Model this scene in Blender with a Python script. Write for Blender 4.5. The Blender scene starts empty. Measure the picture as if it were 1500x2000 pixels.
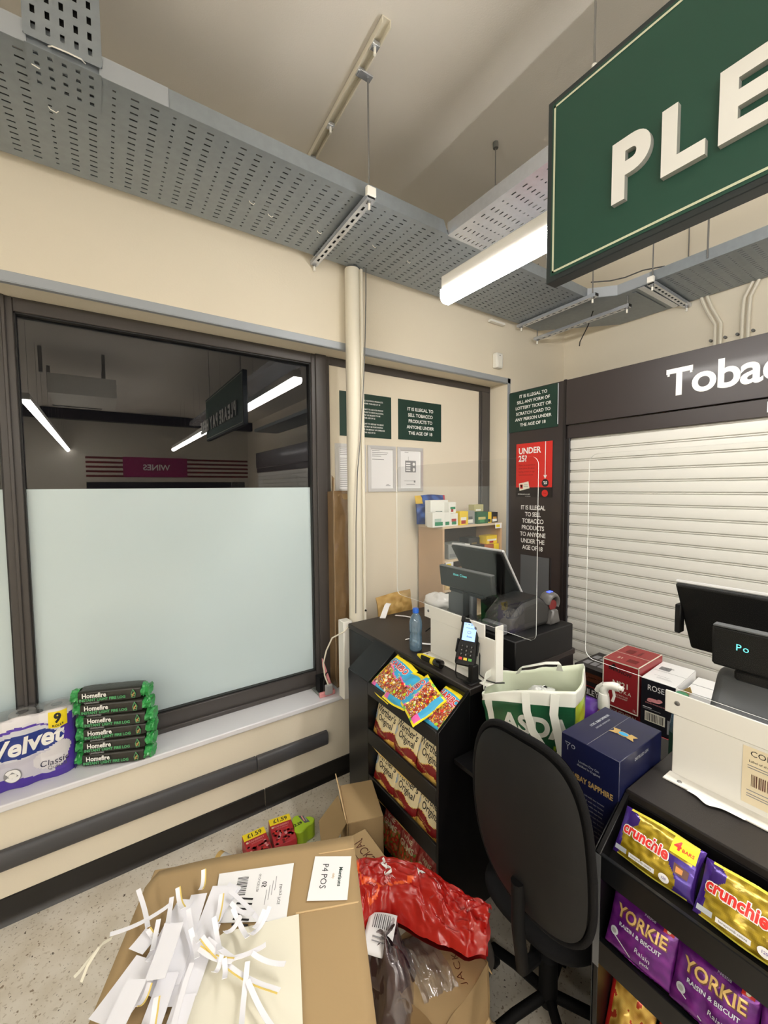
import bpy, bmesh, math, random
from mathutils import Vector, Matrix, noise
C = bpy.context.scene.collection
sc = bpy.context.scene
PI = math.pi

# ------------------------------------------------------------------ camera, world, exposure
cam_d = bpy.data.cameras.new('camera'); cam = bpy.data.objects.new('camera', cam_d); C.objects.link(cam)
yaw, pitch, roll = math.radians(55.80345), math.radians(-3.3816), math.radians(-0.4645)
fw = Vector((math.cos(yaw)*math.cos(pitch), math.sin(yaw)*math.cos(pitch), math.sin(pitch)))
rt = Vector((math.sin(yaw), -math.cos(yaw), 0)); up = rt.cross(fw)
r2 = rt*math.cos(roll)+up*math.sin(roll); u2 = -rt*math.sin(roll)+up*math.cos(roll)
cam.matrix_world = Matrix(((r2.x, u2.x, -fw.x, 0), (r2.y, u2.y, -fw.y, 0), (r2.z, u2.z, -fw.z, 1.81), (0, 0, 0, 1)))
cam_d.sensor_fit = 'HORIZONTAL'; cam_d.sensor_width = 36; cam_d.lens = 36*808.44/1500; cam_d.clip_start = 0.02
sc.camera = cam
w = bpy.data.worlds.new('night'); sc.world = w; w.use_nodes = True
w.node_tree.nodes['Background'].inputs[0].default_value = (0.010, 0.010, 0.012, 1)
w.node_tree.nodes['Background'].inputs[1].default_value = 1.0
sc.view_settings.view_transform = 'Standard'; sc.view_settings.look = 'None'
sc.view_settings.gamma = 1; sc.view_settings.use_curve_mapping = False
sc.view_settings.exposure = 0.0
LAMP = 50.0          # brightness of the ceiling battens
sc.cycles.max_bounces = 8; sc.cycles.transparent_max_bounces = 12
sc.cycles.sample_clamp_indirect = 6.0

# ------------------------------------------------------------------ materials
def lin(c):
    return tuple((x/255/12.92 if x/255 <= .04045 else ((x/255+.055)/1.055)**2.4) for x in c)
M = {}
def mat(name, rgb, rough=.5, metal=0, bump=0, bscale=200, var=0, vscale=6, spec=.5, emit=0, coat=0, trans=0, attr=False, aniso=None):
    m = bpy.data.materials.new(name); m.use_nodes = True; nt = m.node_tree; b = nt.nodes['Principled BSDF']
    col = (*lin(rgb), 1)
    b.inputs['Base Color'].default_value = col
    b.inputs['Roughness'].default_value = rough; b.inputs['Metallic'].default_value = metal
    b.inputs['Specular IOR Level'].default_value = spec
    b.inputs['Coat Weight'].default_value = coat; b.inputs['Coat Roughness'].default_value = .08
    if trans: b.inputs['Transmission Weight'].default_value = trans
    if emit:
        b.inputs['Emission Color'].default_value = col; b.inputs['Emission Strength'].default_value = emit
    tc = nt.nodes.new('ShaderNodeTexCoord')
    if attr:
        a = nt.nodes.new('ShaderNodeAttribute'); a.attribute_name = 'Col'
        nt.links.new(a.outputs['Color'], b.inputs['Base Color'])
    elif var:
        n = nt.nodes.new('ShaderNodeTexNoise'); n.inputs['Scale'].default_value = vscale; n.inputs['Detail'].default_value = 5
        nt.links.new(tc.outputs['Object'], n.inputs['Vector'])
        mx = nt.nodes.new('ShaderNodeMix'); mx.data_type = 'RGBA'
        mx.inputs['A'].default_value = tuple(x*(1-var) for x in col[:3])+(1,); mx.inputs['B'].default_value = tuple(min(1, x*(1+var)) for x in col[:3])+(1,)
        nt.links.new(n.outputs['Fac'], mx.inputs['Factor']); nt.links.new(mx.outputs['Result'], b.inputs['Base Color'])
    if bump:
        n2 = nt.nodes.new('ShaderNodeTexNoise'); n2.inputs['Scale'].default_value = bscale; n2.inputs['Detail'].default_value = 3
        nt.links.new(tc.outputs['Object'], n2.inputs['Vector'])
        bp = nt.nodes.new('ShaderNodeBump'); bp.inputs['Strength'].default_value = bump; bp.inputs['Distance'].default_value = .002
        nt.links.new(n2.outputs['Fac'], bp.inputs['Height']); nt.links.new(bp.outputs['Normal'], b.inputs['Normal'])
    M[name] = m
    return m
mat('wall', (226, 217, 197), .75, bump=.25, bscale=120, var=.03, vscale=2)
mat('wall_back', (206, 200, 186), .8)
mat('ceiling', (226, 221, 212), .85, bump=.3, bscale=160)
mat('floor', (196, 188, 172), .35)
mat('skirting', (24, 22, 21), .35)
mat('rail_grey', (70, 70, 73), .45, bump=.1, bscale=400)
mat('sill_white', (226, 226, 230), .28, coat=.3, bump=.15, bscale=60)
mat('frame_dark', (70, 66, 64), .38, var=.06, vscale=3)
mat('gasket', (20, 20, 20), .5)
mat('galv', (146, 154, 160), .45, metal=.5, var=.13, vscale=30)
mat('galv_bright', (214, 219, 228), .26, metal=.7, var=.1, vscale=40)  # paler than galv; on the lamp-side tray this carries the lamp's light
mat('rod_steel', (150, 150, 150), .4, metal=.9)
mat('galv_paint', (166, 172, 178), .5, metal=.3, var=.05, vscale=12)
mat('white_plastic', (236, 234, 226), .35)
mat('nylon', (240, 238, 228), .5)
mat('lamp_body', (226, 224, 216), .4)
mat('lamp_glow', (255, 251, 246), .4, emit=LAMP)
mat('pipe_cream', (228, 222, 204), .4)
mat('cable_grey', (104, 104, 100), .5)
mat('cable_black', (22, 22, 22), .45)
mat('brown_panel', (52, 45, 44), .42, coat=.1, var=.03)
mat('brown_dark', (30, 25, 24), .45)
mat('shutter', (212, 210, 202), .42, var=.015, vscale=4)
mat('sign_green', (31, 74, 60), .55, bump=.1, bscale=300, var=.05, vscale=3)
mat('sign_green_dark', (22, 54, 44), .4)
mat('sign_edge', (40, 48, 50), .5)
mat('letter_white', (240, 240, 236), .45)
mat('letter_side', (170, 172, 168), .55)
mat('cream_line', (214, 218, 190), .5)
mat('alu', (214, 214, 214), .3, metal=.35)
mat('paper', (238, 238, 238), .7)
mat('ink_grey', (140, 140, 142), .8)
mat('ink', (28, 28, 30), .6)
mat('red_print', (206, 42, 34), .45)
mat('red_dark', (110, 18, 18), .5)
mat('counter', (13, 12, 13), .34, spec=.35, var=.2, vscale=9)
mat('counter_top', (34, 29, 27), .4, bump=.5, bscale=900, var=.1, vscale=14)
mat('counter_face', (15, 16, 18), .32, spec=.4)
mat('black_plastic', (10, 10, 11), .55, spec=.35, bump=.1, bscale=800)
mat('black_gloss', (14, 14, 15), .12)
mat('dusty_black', (46, 45, 44), .55, var=.3, vscale=18)
mat('till_grey', (92, 94, 96), .5)
mat('scanner_grey', (88, 86, 84), .35)
mat('acryl_edge', (226, 230, 226), .25, spec=.8)
mat('vfd', (110, 225, 225), .4, emit=1.0)
mat('screen_blue', (150, 190, 250), .3, emit=.95)
mat('blue_glow', (60, 80, 255), .3, emit=3)
mat('key_grey', (150, 150, 150), .5)
mat('key_red', (196, 60, 60), .4); mat('key_yellow', (222, 196, 60), .4); mat('key_green', (86, 160, 70), .4)
mat('tool_yellow', (226, 205, 40), .4)
mat('cardboard', (166, 140, 100), .8, var=.05, vscale=5, bump=.2, bscale=90)
mat('cardboard_edge', (206, 176, 130), .85)
mat('kraft', (186, 146, 88), .75, var=.1, vscale=14)
mat('kraft_film', (134, 108, 76), .22, bump=1.0, bscale=34, var=.12, vscale=20, coat=.6)
mat('card_cream', (228, 224, 206), .7, var=.02)
mat('strip_white', (238, 238, 244), .6)
mat('strip_yellow', (226, 200, 110), .6)
mat('wood', (198, 166, 132), .55, var=.08, vscale=9)
mat('wood_edge', (216, 196, 166), .6)
mat('shelf_dark', (84, 66, 56), .6)
mat('chair_shell', (17, 17, 18), .6, spec=.3, bump=.15, bscale=500)
mat('chair_fabric', (17, 17, 18), .9, spec=.2, bump=.5, bscale=700)
mat('chair_base', (10, 10, 11), .7, spec=.2)
mat('print', (200, 200, 200), .33, attr=True)
mat('print_matt', (200, 200, 200), .6, attr=True)
mat('foil', (200, 200, 200), .2, attr=True, metal=.35, bump=.6, bscale=50)
mat('bag_red', (200, 200, 200), .3, attr=True, coat=.5)
mat('bag_white', (236, 238, 228), .5)
mat('pink', (224, 150, 152), .5)
mat('pad_grey', (120, 124, 120), .6)
mat('orange', (240, 110, 60), .5)
mat('lime', (170, 206, 40), .5)
mat('gold', (212, 178, 110), .35, metal=.4)
mat('silver', (200, 206, 214), .35, metal=.3)
mat('purple', (84, 42, 150), .4)
mat('yellow', (245, 220, 30), .5)
mat('sky_blue', (60, 160, 210), .5)
mat('choco', (90, 48, 30), .4)
mat('choco_light', (196, 130, 60), .5)
mat('nut_cream', (236, 222, 190), .5)
mat('wine_pink', (150, 30, 90), .5)
mat('ash', (150, 152, 152), .6)
mat('green_cap', (60, 140, 96), .4)
mat('amber', (206, 140, 40), .3)

# speckled vinyl floor
def floor_mat():
    m = M['floor']; nt = m.node_tree; b = nt.nodes['Principled BSDF']
    tc = nt.nodes.new('ShaderNodeTexCoord')
    def noise_n(scale, detail=2, rough=.5):
        n = nt.nodes.new('ShaderNodeTexNoise'); n.inputs['Scale'].default_value = scale; n.inputs['Detail'].default_value = detail
        n.inputs['Roughness'].default_value = rough
        nt.links.new(tc.outputs['Object'], n.inputs['Vector']); return n
    def ramp(src, p0, p1, c0, c1):
        r = nt.nodes.new('ShaderNodeValToRGB'); r.color_ramp.elements[0].position = p0; r.color_ramp.elements[1].position = p1
        r.color_ramp.elements[0].color = (c0, c0, c0, 1); r.color_ramp.elements[1].color = (c1, c1, c1, 1)
        nt.links.new(src, r.inputs['Fac']); return r.outputs['Color']
    def mix(f, a, bb):
        x = nt.nodes.new('ShaderNodeMix'); x.data_type = 'RGBA'
        nt.links.new(f, x.inputs['Factor'])
        for s, k in ((a, 'A'), (bb, 'B')):
            if isinstance(s, tuple): x.inputs[k].default_value = (*lin(s), 1)
            else: nt.links.new(s, x.inputs[k])
        return x.outputs['Result']
    c = mix(ramp(noise_n(9, 4).outputs['Fac'], .35, .65, 0, 1), (208, 200, 184), (222, 216, 204))
    c = mix(ramp(noise_n(70, 2).outputs['Fac'], .60, .66, 0, .55), c, (168, 155, 134))
    c = mix(ramp(noise_n(62, 3, .6).outputs['Fac'], .655, .69, 0, 1), c, (66, 56, 46))
    n3 = noise_n(55, 2); mp = nt.nodes.new('ShaderNodeMapping'); mp.inputs['Location'].default_value = (7, 3, 1)
    nt.links.new(tc.outputs['Object'], mp.inputs['Vector']); nt.links.new(mp.outputs['Vector'], n3.inputs['Vector'])
    c = mix(ramp(n3.outputs['Fac'], .67, .70, 0, .8), c, (110, 88, 60))
    nt.links.new(c, b.inputs['Base Color'])
floor_mat()

def clear_mat(name, tint, refl=1.0, rough=0.0, haze=None, hz=0):
    "thin clear sheet: sees through straight, mirrors at the Fresnel amount"
    m = bpy.data.materials.new(name); m.use_nodes = True; nt = m.node_tree; nt.nodes.clear()
    out = nt.nodes.new('ShaderNodeOutputMaterial'); tr = nt.nodes.new('ShaderNodeBsdfTransparent'); gl = nt.nodes.new('ShaderNodeBsdfGlossy')
    tr.inputs[0].default_value = (*tint, 1); gl.inputs['Roughness'].default_value = rough
    fr = nt.nodes.new('ShaderNodeFresnel'); fr.inputs[0].default_value = 1.5
    mt = nt.nodes.new('ShaderNodeMath'); mt.operation = 'MULTIPLY'; mt.inputs[1].default_value = refl; mt.use_clamp = True
    mx = nt.nodes.new('ShaderNodeMixShader')
    nt.links.new(fr.outputs[0], mt.inputs[0]); nt.links.new(mt.outputs[0], mx.inputs[0]); nt.links.new(tr.outputs[0], mx.inputs[1]); nt.links.new(gl.outputs[0], mx.inputs[2])
    last = mx
    if haze:
        df = nt.nodes.new('ShaderNodeBsdfDiffuse'); df.inputs[0].default_value = (*lin(haze), 1); m2 = nt.nodes.new('ShaderNodeMixShader'); m2.inputs[0].default_value = hz
        nt.links.new(mx.outputs[0], m2.inputs[1]); nt.links.new(df.outputs[0], m2.inputs[2]); last = m2
    nt.links.new(last.outputs[0], out.inputs[0]); M[name] = m
clear_mat('glass_night', (.5, .5, .52), 1.9)
clear_mat('acrylic', (.98, .985, .98), .12)
clear_mat('film', (.95, .95, .96), 2.2, .1, (200, 196, 196), .12)
clear_mat('film_grey', (.90, .88, .90), 3.0, .2, (170, 150, 150), .16)
clear_mat('pet', (.86, .93, .97), 2.4, .05, (150, 186, 214), .22)
# frosted film on the lower pane
mf = mat('frosted', (202, 219, 222), .32, coat=.55, var=.03, vscale=1.5)
mf.node_tree.nodes['Principled BSDF'].inputs['Coat Roughness'].default_value = .035

# ------------------------------------------------------------------ mesh builder
def V(*a): return Vector(a)
def frame(o, r, u):
    o = Vector(o); r = Vector(r).normalized(); u = Vector(u).normalized(); n = r.cross(u)
    return lambda a, b, c=0: o+r*a+u*b+n*c
class MB:
    def __init__(s): s.v = []; s.f = []; s.m = []; s.c = []
    def add(s, vs, fs, m, col=None):
        k = len(s.v); s.v += [tuple(x) for x in vs]
        s.f += [tuple(i+k for i in f) for f in fs]; s.m += [m]*len(fs)
        s.c += list(col) if isinstance(col, list) else [col]*len(fs)
        return s
    def box(s, x0, x1, y0, y1, z0, z1, m, col=None, f=None):
        g = f or (lambda a, b, c: V(a, b, c))
        vs = [g(x, y, z) for x in (x0, x1) for y in (y0, y1) for z in (z0, z1)]
        return s.add(vs, [(0, 1, 3, 2), (4, 6, 7, 5), (0, 4, 5, 1), (2, 3, 7, 6), (0, 2, 6, 4), (1, 5, 7, 3)], m, col)
    def prism(s, poly, c0, c1, m, f, col=None):
        n = len(poly); vs = [f(a, b, c0) for a, b in poly]+[f(a, b, c1) for a, b in poly]
        fs = [tuple(range(n))[::-1], tuple(range(n, 2*n))]+[(i, (i+1) % n, n+(i+1) % n, n+i) for i in range(n)]
        return s.add(vs, fs, m, col)
    def cyl(s, p0, p1, r0, m, r1=None, n=12, cap=True, col=None):
        p0, p1 = Vector(p0), Vector(p1); d = (p1-p0).normalized(); a = d.orthogonal().normalized(); b = d.cross(a)
        r1 = r0 if r1 is None else r1
        vs = [p+(a*math.cos(t*2*PI/n)+b*math.sin(t*2*PI/n))*r for p, r in ((p0, r0), (p1, r1)) for t in range(n)]
        fs = [(i, (i+1) % n, n+(i+1) % n, n+i) for i in range(n)]
        if cap: fs += [tuple(range(n))[::-1], tuple(range(n, 2*n))]
        return s.add(vs, fs, m, col)
    def lathe(s, prof, o, m, n=20, ax=(0, 0, 1), col=None):
        o = Vector(o); d = Vector(ax).normalized(); a = d.orthogonal().normalized(); b = d.cross(a)
        vs = [o+d*h+(a*math.cos(t*2*PI/n)+b*math.sin(t*2*PI/n))*r for r, h in prof for t in range(n)]
        fs = [(k*n+i, k*n+(i+1) % n, (k+1)*n+(i+1) % n, (k+1)*n+i) for k in range(len(prof)-1) for i in range(n)]
        fs += [tuple(range(n))[::-1], tuple((len(prof)-1)*n+i for i in range(n))]
        return s.add(vs, fs, m, col)
    def tube(s, pts, r, m, n=8, col=None):
        pts = [Vector(p) for p in pts]; vs = []; fs = []
        a = None
        for i, p in enumerate(pts):
            d = (pts[min(i+1, len(pts)-1)]-pts[max(i-1, 0)]).normalized()
            if a is None: a = d.orthogonal().normalized()
            a = (a-d*a.dot(d)).normalized(); b = d.cross(a)
            vs += [p+(a*math.cos(t*2*PI/n)+b*math.sin(t*2*PI/n))*r for t in range(n)]
        for k in range(len(pts)-1): fs += [(k*n+i, k*n+(i+1) % n, (k+1)*n+(i+1) % n, (k+1)*n+i) for i in range(n)]
        fs += [tuple(range(n))[::-1], tuple((len(pts)-1)*n+i for i in range(n))]
        return s.add(vs, fs, m, col)
    def grid(s, fn, nu, nv, m, col=None, skip=None):
        vs = [fn(i/nu, j/nv) for j in range(nv+1) for i in range(nu+1)]
        fs = []; cs = []
        for j in range(nv):
            for i in range(nu):
                if skip and skip(i, j): continue
                fs.append((j*(nu+1)+i, j*(nu+1)+i+1, (j+1)*(nu+1)+i+1, (j+1)*(nu+1)+i))
                cs.append(col((i+.5)/nu, (j+.5)/nv) if callable(col) else col)
        return s.add(vs, fs, m, cs)
    def ribbon(s, pts, w, m, wd=(0, 0, 1), th=.0006, col=None):
        pts = [Vector(p) for p in pts]; wd = Vector(wd); vs = []; fs = []
        for i, p in enumerate(pts):
            d = (pts[min(i+1, len(pts)-1)]-pts[max(i-1, 0)]).normalized()
            x = d.cross(wd).normalized()*w/2; nn = x.cross(d).normalized()*th
            vs += [p-x, p+x, p+x+nn, p-x+nn]
        for k in range(len(pts)-1):
            a = 4*k; b = a+4
            fs += [(a, a+1, b+1, b), (a+1, a+2, b+2, b+1), (a+2, a+3, b+3, b+2), (a+3, a, b, b+3)]
        fs += [(0, 3, 2, 1), (4*len(pts)-4, 4*len(pts)-3, 4*len(pts)-2, 4*len(pts)-1)]
        return s.add(vs, fs, m, col)
OFF = {}
def build(name, mb, parent=None, loc=None, bev=0, smooth=.6, seg=1, sub=0, solid=0, fixn=True):
    me = bpy.data.meshes.new(name)
    base = OFF[parent.name] if parent is not None else Vector((0, 0, 0))
    if loc is None:
        loc = base if parent is not None else Vector((sum(v[0] for v in mb.v)/len(mb.v), sum(v[1] for v in mb.v)/len(mb.v), min(v[2] for v in mb.v)))
    loc = Vector(loc)
    me.from_pydata([(v[0]-loc.x, v[1]-loc.y, v[2]-loc.z) for v in mb.v], [], mb.f)
    names = []
    for m in mb.m:
        if m not in names: names.append(m)
    for m in names: me.materials.append(M[m])
    me.polygons.foreach_set('material_index', [names.index(m) for m in mb.m])
    if any(c is not None for c in mb.c):
        at = me.color_attributes.new('Col', 'FLOAT_COLOR', 'CORNER'); dat = []; cache = {}
        for f, c in zip(mb.f, mb.c):
            if c not in cache: cache[c] = (*lin(c or (128, 128, 128)), 1.0)
            for _ in f: dat.extend(cache[c])
        at.data.foreach_set('color', dat)
    if fixn:
        bm = bmesh.new(); bm.from_mesh(me); bmesh.ops.recalc_face_normals(bm, faces=bm.faces); bm.to_mesh(me); bm.free()
    if smooth:
        me.polygons.foreach_set('use_smooth', [True]*len(me.polygons)); me.set_sharp_from_angle(angle=smooth)
    me.update()
    o = bpy.data.objects.new(name, me); C.objects.link(o)
    if parent is not None: o.parent = parent
    o.location = loc-base; OFF[o.name] = loc
    if solid:
        md = o.modifiers.new('thickness', 'SOLIDIFY'); md.thickness = solid; md.offset = 0
    if bev:
        md = o.modifiers.new('bevel', 'BEVEL'); md.width = bev; md.segments = seg; md.limit_method = 'ANGLE'; md.angle_limit = .7
        md.harden_normals = False
    if sub:
        md = o.modifiers.new('sub', 'SUBSURF'); md.levels = sub; md.render_levels = sub
    return o
def tag(o, label, cat, group=None, kind=None):
    o['label'] = label; o['category'] = cat
    if group: o['group'] = group
    if kind: o['kind'] = kind
    return o
def thing(name, label, cat, loc, group=None):
    o = bpy.data.objects.new(name, None); C.objects.link(o); o.location = loc; o.empty_display_size = .05
    OFF[o.name] = Vector(loc); return tag(o, label, cat, group)
def struct(name, mb, parent=None, **k):
    o = build(name, mb, parent, **k)
    if parent is None: o['kind'] = 'structure'
    return o

# ------------------------------------------------------------------ lettering and flat print
_tc = {}
def text_mesh(s, size, bold, extr, shear, align, spacing=1.0, res=2):
    key = (res, s, bold, extr/size if size else 0, shear, align, spacing)
    if key not in _tc:
        cu = bpy.data.curves.new('t', 'FONT'); cu.body = s; cu.size = 1; cu.offset = bold; cu.extrude = extr/size
        cu.shear = shear; cu.align_x = align; cu.align_y = 'CENTER'; cu.resolution_u = res; cu.space_character = spacing
        o = bpy.data.objects.new('t', cu); me = o.to_mesh()
        _tc[key] = ([tuple(v.co) for v in me.vertices], [tuple(p.vertices) for p in me.polygons])
        o.to_mesh_clear(); bpy.data.objects.remove(o); bpy.data.curves.remove(cu)
    return _tc[key]
class Art(MB):
    "flat print laid on a surface f(a, b, c): each layer a hair above the last"
    def __init__(s, f, lift=.0004): super().__init__(); s.fn = f; s.k = lift; s.lift = lift
    def up(s): s.k += s.lift; return s
    def text(s, t, size, a, b, m='ink', rot=0, align='CENTER', bold=.0, shear=0, sx=1, spacing=1.0, col=None, arc=0):
        vs, fs = text_mesh(t, size, bold, 0, shear, align, spacing, 6 if size > .09 else (3 if size > .03 else 2)); cr, sr = math.cos(rot), math.sin(rot)
        out = []
        for x, y, z in vs:
            x *= size*sx; y *= size
            if arc: y += arc*(x*x)/max(size, 1e-6)
            out.append(s.fn(a+x*cr-y*sr, b+x*sr+y*cr, s.k))
        s.add(out, fs, m, col); return s
    def lines(s, ts, size, a, b, m='ink', lead=1.25, **k):
        for i, t in enumerate(ts):
            if t: s.text(t, size, a, b-i*size*lead, m, **k)
        return s
    def poly(s, pts, m, col=None):
        s.add([s.fn(a, b, s.k) for a, b in pts], [tuple(range(len(pts)))], m, col); return s
    def rect(s, a0, b0, a1, b1, m, col=None, rot=0, n=1):
        if n > 1:
            for i in range(n): s.rect(a0+(a1-a0)*i/n, b0, a0+(a1-a0)*(i+1)/n, b1, m, col)
            return s
        return s.poly([(a0, b0), (a1, b0), (a1, b1), (a0, b1)], m, col)
    def patch(s, a0, b0, a1, b1, m, n=6, cut=0):
        k = n+1; g_ = [(a0+(a1-a0)*i/n, b0+(b1-b0)*j/n) for j in range(k) for i in range(k)]
        s.add([s.fn(a, b, s.k) for a, b in g_], [(j*k+i, j*k+i+1, (j+1)*k+i+1, (j+1)*k+i) for j in range(n) for i in range(n)], m); return s
    def line(s, x0, y0, x1, y1, wd, m, col=None):
        d = math.hypot(x1-x0, y1-y0) or 1; nx, ny = -(y1-y0)/d*wd/2, (x1-x0)/d*wd/2
        return s.poly([(x0-nx, y0-ny), (x1-nx, y1-ny), (x1+nx, y1+ny), (x0+nx, y0+ny)], m, col)
    def ell(s, a, b, ra, rb, m, col=None, rot=0, n=16, rings=1):
        cr, sr = math.cos(rot), math.sin(rot); vs = [s.fn(a, b, s.k)]; fs = []
        for q in range(1, rings+1):
            for i in range(n):
                x = math.cos(i*2*PI/n)*ra*q/rings; y = math.sin(i*2*PI/n)*rb*q/rings
                vs.append(s.fn(a+x*cr-y*sr, b+x*sr+y*cr, s.k))
        for i in range(n):
            fs.append((0, 1+i, 1+(i+1) % n))
            for q in range(rings-1): fs.append((1+q*n+i, 1+(q+1)*n+i, 1+(q+1)*n+(i+1) % n, 1+q*n+(i+1) % n))
        s.add(vs, fs, m, col); return s
    def bars(s, a, b, wd, h, m='ink', seed=1):
        rnd = random.Random(seed); x = 0
        while x < wd:
            t = rnd.choice((.03, .05, .08))*wd*.6
            s.rect(a+x, b, a+x+t, b+h, m); x += t*(1+rnd.choice((.8, 1.3, 1.8)))
        return s
    def put(s, name, parent): return build(name, s, parent, smooth=0, fixn=False)

# ================================================================== ROOM SHELL
X0, XB, YB, YW, H = -4.2, 3.52, -7.2, 2.25, 3.63
YF = 2.43      # room side of the window frames
mb = MB().box(X0, XB, YB, YW+.3, -.05, 0, 'floor'); struct('floor', mb, loc=(0, 0, 0))
mb = MB().box(X0, XB, YB, YW+.3, H, H+.1, 'ceiling'); struct('ceiling', mb)
# window wall: apron below the opening, header above, pier at the right, all round the recess
WX0, WX1, WZ0, WZ1 = -3.2, 2.75, .49, 2.65
mb = MB()
mb.box(X0, XB, YW, 2.50, 0, WZ0, 'wall').box(X0, XB, YW, 2.55, WZ1, H, 'wall')
mb.box(X0, WX0, YW, 2.55, WZ0, WZ1, 'wall').box(WX1, XB, YW, 2.55, WZ0, WZ1, 'wall')
struct('wall_left', mb, smooth=0)
struct('wall_right', MB().box(XB, XB+.1, YB, YW, 0, H, 'wall'), smooth=0)
struct('wall_back', MB().box(X0, XB, YB-.1, YB, 0, H, 'wall_back'), smooth=0)
struct('wall_far_left', MB().box(X0-.1, X0, YB, YW, 0, H, 'wall_back'), smooth=0)
# board that fills the right-hand bay
mb = MB().box(1.235, 2.625, 2.445, 2.47, .52, 2.60, 'wall')
struct('wall_infill', mb, smooth=0)
# galvanised corner angle around the opening
mb = MB().box(WX0, WX1+.035, YW-.004, YW, WZ1-.006, WZ1+.034, 'galv_paint').box(WX0, WX1, YW-.004, YW+.02, WZ1-.010, WZ1-.006, 'galv_paint')
mb.box(WX1-.004, WX1+.030, YW-.004, YW, .52, WZ1+.034, 'galv_paint')
struct('trim_1', mb, bev=.0015)
# sill board with rounded nose
mb = MB().box(WX0, WX1, YW-.022, 2.50, .490, .520, 'sill_white')
struct('trim_2', mb, bev=.006, seg=3)
# coved skirting in two lengths with the seam
for i, (a, b) in enumerate(((X0, .693), (.697, 2.7))):
    f = lambda y, z, x: V(x, y, z)
    mb = MB().prism([(YW, 0), (YW-.022, 0), (YW-.018, .006), (YW-.010, .018), (YW-.007, .03), (YW-.006, .108), (YW, .111)], a, b, 'skirting', f)
    struct('baseboard_left' if i == 0 else 'baseboard_left.001', mb, smooth=.9)
# bumper rail
for a, b in ((X0, .648), (.650, 1.085)):
    pr = [(YW, .236), (YW-.020, .238), (YW-.030, .250), (YW-.033, .278), (YW-.030, .308), (YW-.020, .322), (YW, .324)]
    mb = MB().prism(pr, a, b, 'rail_grey', lambda y, z, x: V(x, y, z))
    struct('trim_3' if a == X0 else 'trim_3.001', mb, bev=.003, smooth=.9)

# windows: dark aluminium frames, clear upper part and frosted lower part of one pane
def window(n, xa, xb, frost=True):
    e = bpy.data.objects.new('window_%d' % n, None); C.objects.link(e); e.location = (xa, YF, .52); OFF[e.name] = Vector(e.location); e['kind'] = 'structure'
    z0, z1 = .62, 2.59
    if frost:
        build('frosted_pane', MB().box(xa, xb, 2.468, 2.474, z0, 1.815, 'frosted'), e, smooth=0)
        build('clear_pane', MB().box(xa, xb, 2.468, 2.474, 1.815, z1, 'glass_night'), e, smooth=0)
    g = MB()
    g.box(xa, xa+.006, YF+.012, 2.468, z0, z1, 'gasket').box(xb-.006, xb, YF+.012, 2.468, z0, z1, 'gasket').box(xa, xb, YF+.012, 2.468, z0, z0+.006, 'gasket').box(xa, xb, YF+.012, 2.468, z1-.006, z1, 'gasket')
    build('gasket', g, e, smooth=0)
    return e
w1 = window(1, -.29, 1.11); w2 = window(2, -1.75, -.355); w3 = window(3, -3.15, -1.815)
def mull(par, xa, xb):
    build('mullion', MB().box(xa, xb, YF, 2.50, .52, 2.65, 'frame_dark').box(xa+.025, xb-.025, YF-.012, YF, .52, 2.65, 'frame_dark'), par, bev=.003)
mull(w1, 1.11, 1.235); mull(w1, -.355, -.29); mull(w2, -1.815, -1.75); mull(w3, -3.2, -3.15)
for wn, a, b in ((w1, -.29, 1.11), (w2, -1.75, -.355), (w3, -3.15, -1.815)):
    build('head_frame', MB().box(a, b, YF, 2.50, 2.59, 2.65, 'frame_dark'), wn, bev=.003)
    build('sill_frame', MB().box(a, b, YF, 2.50, .52, .62, 'frame_dark').box(a, b, YF-.018, YF, .52, .545, 'frame_dark'), wn, bev=.003)
mb = MB().box(1.235, 2.75, YF, 2.50, 2.60, 2.65, 'frame_dark').box(2.625, 2.749, YF, 2.50, .52, 2.60, 'frame_dark').box(2.64, 2.70, YF-.01, YF, .52, 2.60, 'frame_dark')
struct('trim_4', mb, bev=.003)

# ================================================================== CEILING SERVICES
def perf(name, parent, o, r, u, L, W, m='galv', fl=(1, 1), flh=.062, clip=None, start=0):
    "perforated tray: columns of slots, every third column round dots, upturned flanges"
    g = frame(o, r, u); ss = [0]; kind = [0]; k = start; s = .02
    while s+.034 < L:
        dot = (k % 3 == 2); a, b = (s+.008, s+.018) if dot else (s, s+.024)
        ss += [a, b]; kind += [1, 0]; s += .0595; k += 1
    ss.append(L)
    ts = [0]; t = .030; tk = [0]
    while t+.03 < W: ts += [t, t+.0070]; tk += [1, 0]; t += .030
    ts.append(W)
    vs = [g(a, b, 0) for b in ts for a in ss]; fs = []; n = len(ss)
    for j in range(len(ts)-1):
        for i in range(n-1):
            if i < len(kind) and kind[i] and j < len(tk) and tk[j]: continue
            fs.append((j*n+i, j*n+i+1, (j+1)*n+i+1, (j+1)*n+i))
    mb = MB().add(vs, fs, m)
    p = build(name, mb, parent, smooth=0, solid=.0016)
    fb = MB()
    zz = 1 if g(0, 0, 1).z > g(0, 0, 0).z else -1
    for q, b in enumerate((0, W)):
        if fl[q]:
            i2 = .010 if q == 0 else -.010
            fb.box(0, L, b-.0008, b+.0008, 0, zz*flh, m, f=g).box(0, L, min(b, b+i2), max(b, b+i2), zz*flh, zz*(flh+.0016), m, f=g)
    if fb.v: build('side_flange', fb, parent, smooth=0)
    return p
tA = thing('cable_tray', 'long perforated galvanised cable tray running above the window', 'cable tray', (-.9, 1.64, 3.11))
perf('tray_base', tA, (-.9, 1.64, 3.11), (1, 0, 0), (0, 1, 0), 3.73, .555, start=1, fl=(0, 1))
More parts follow.
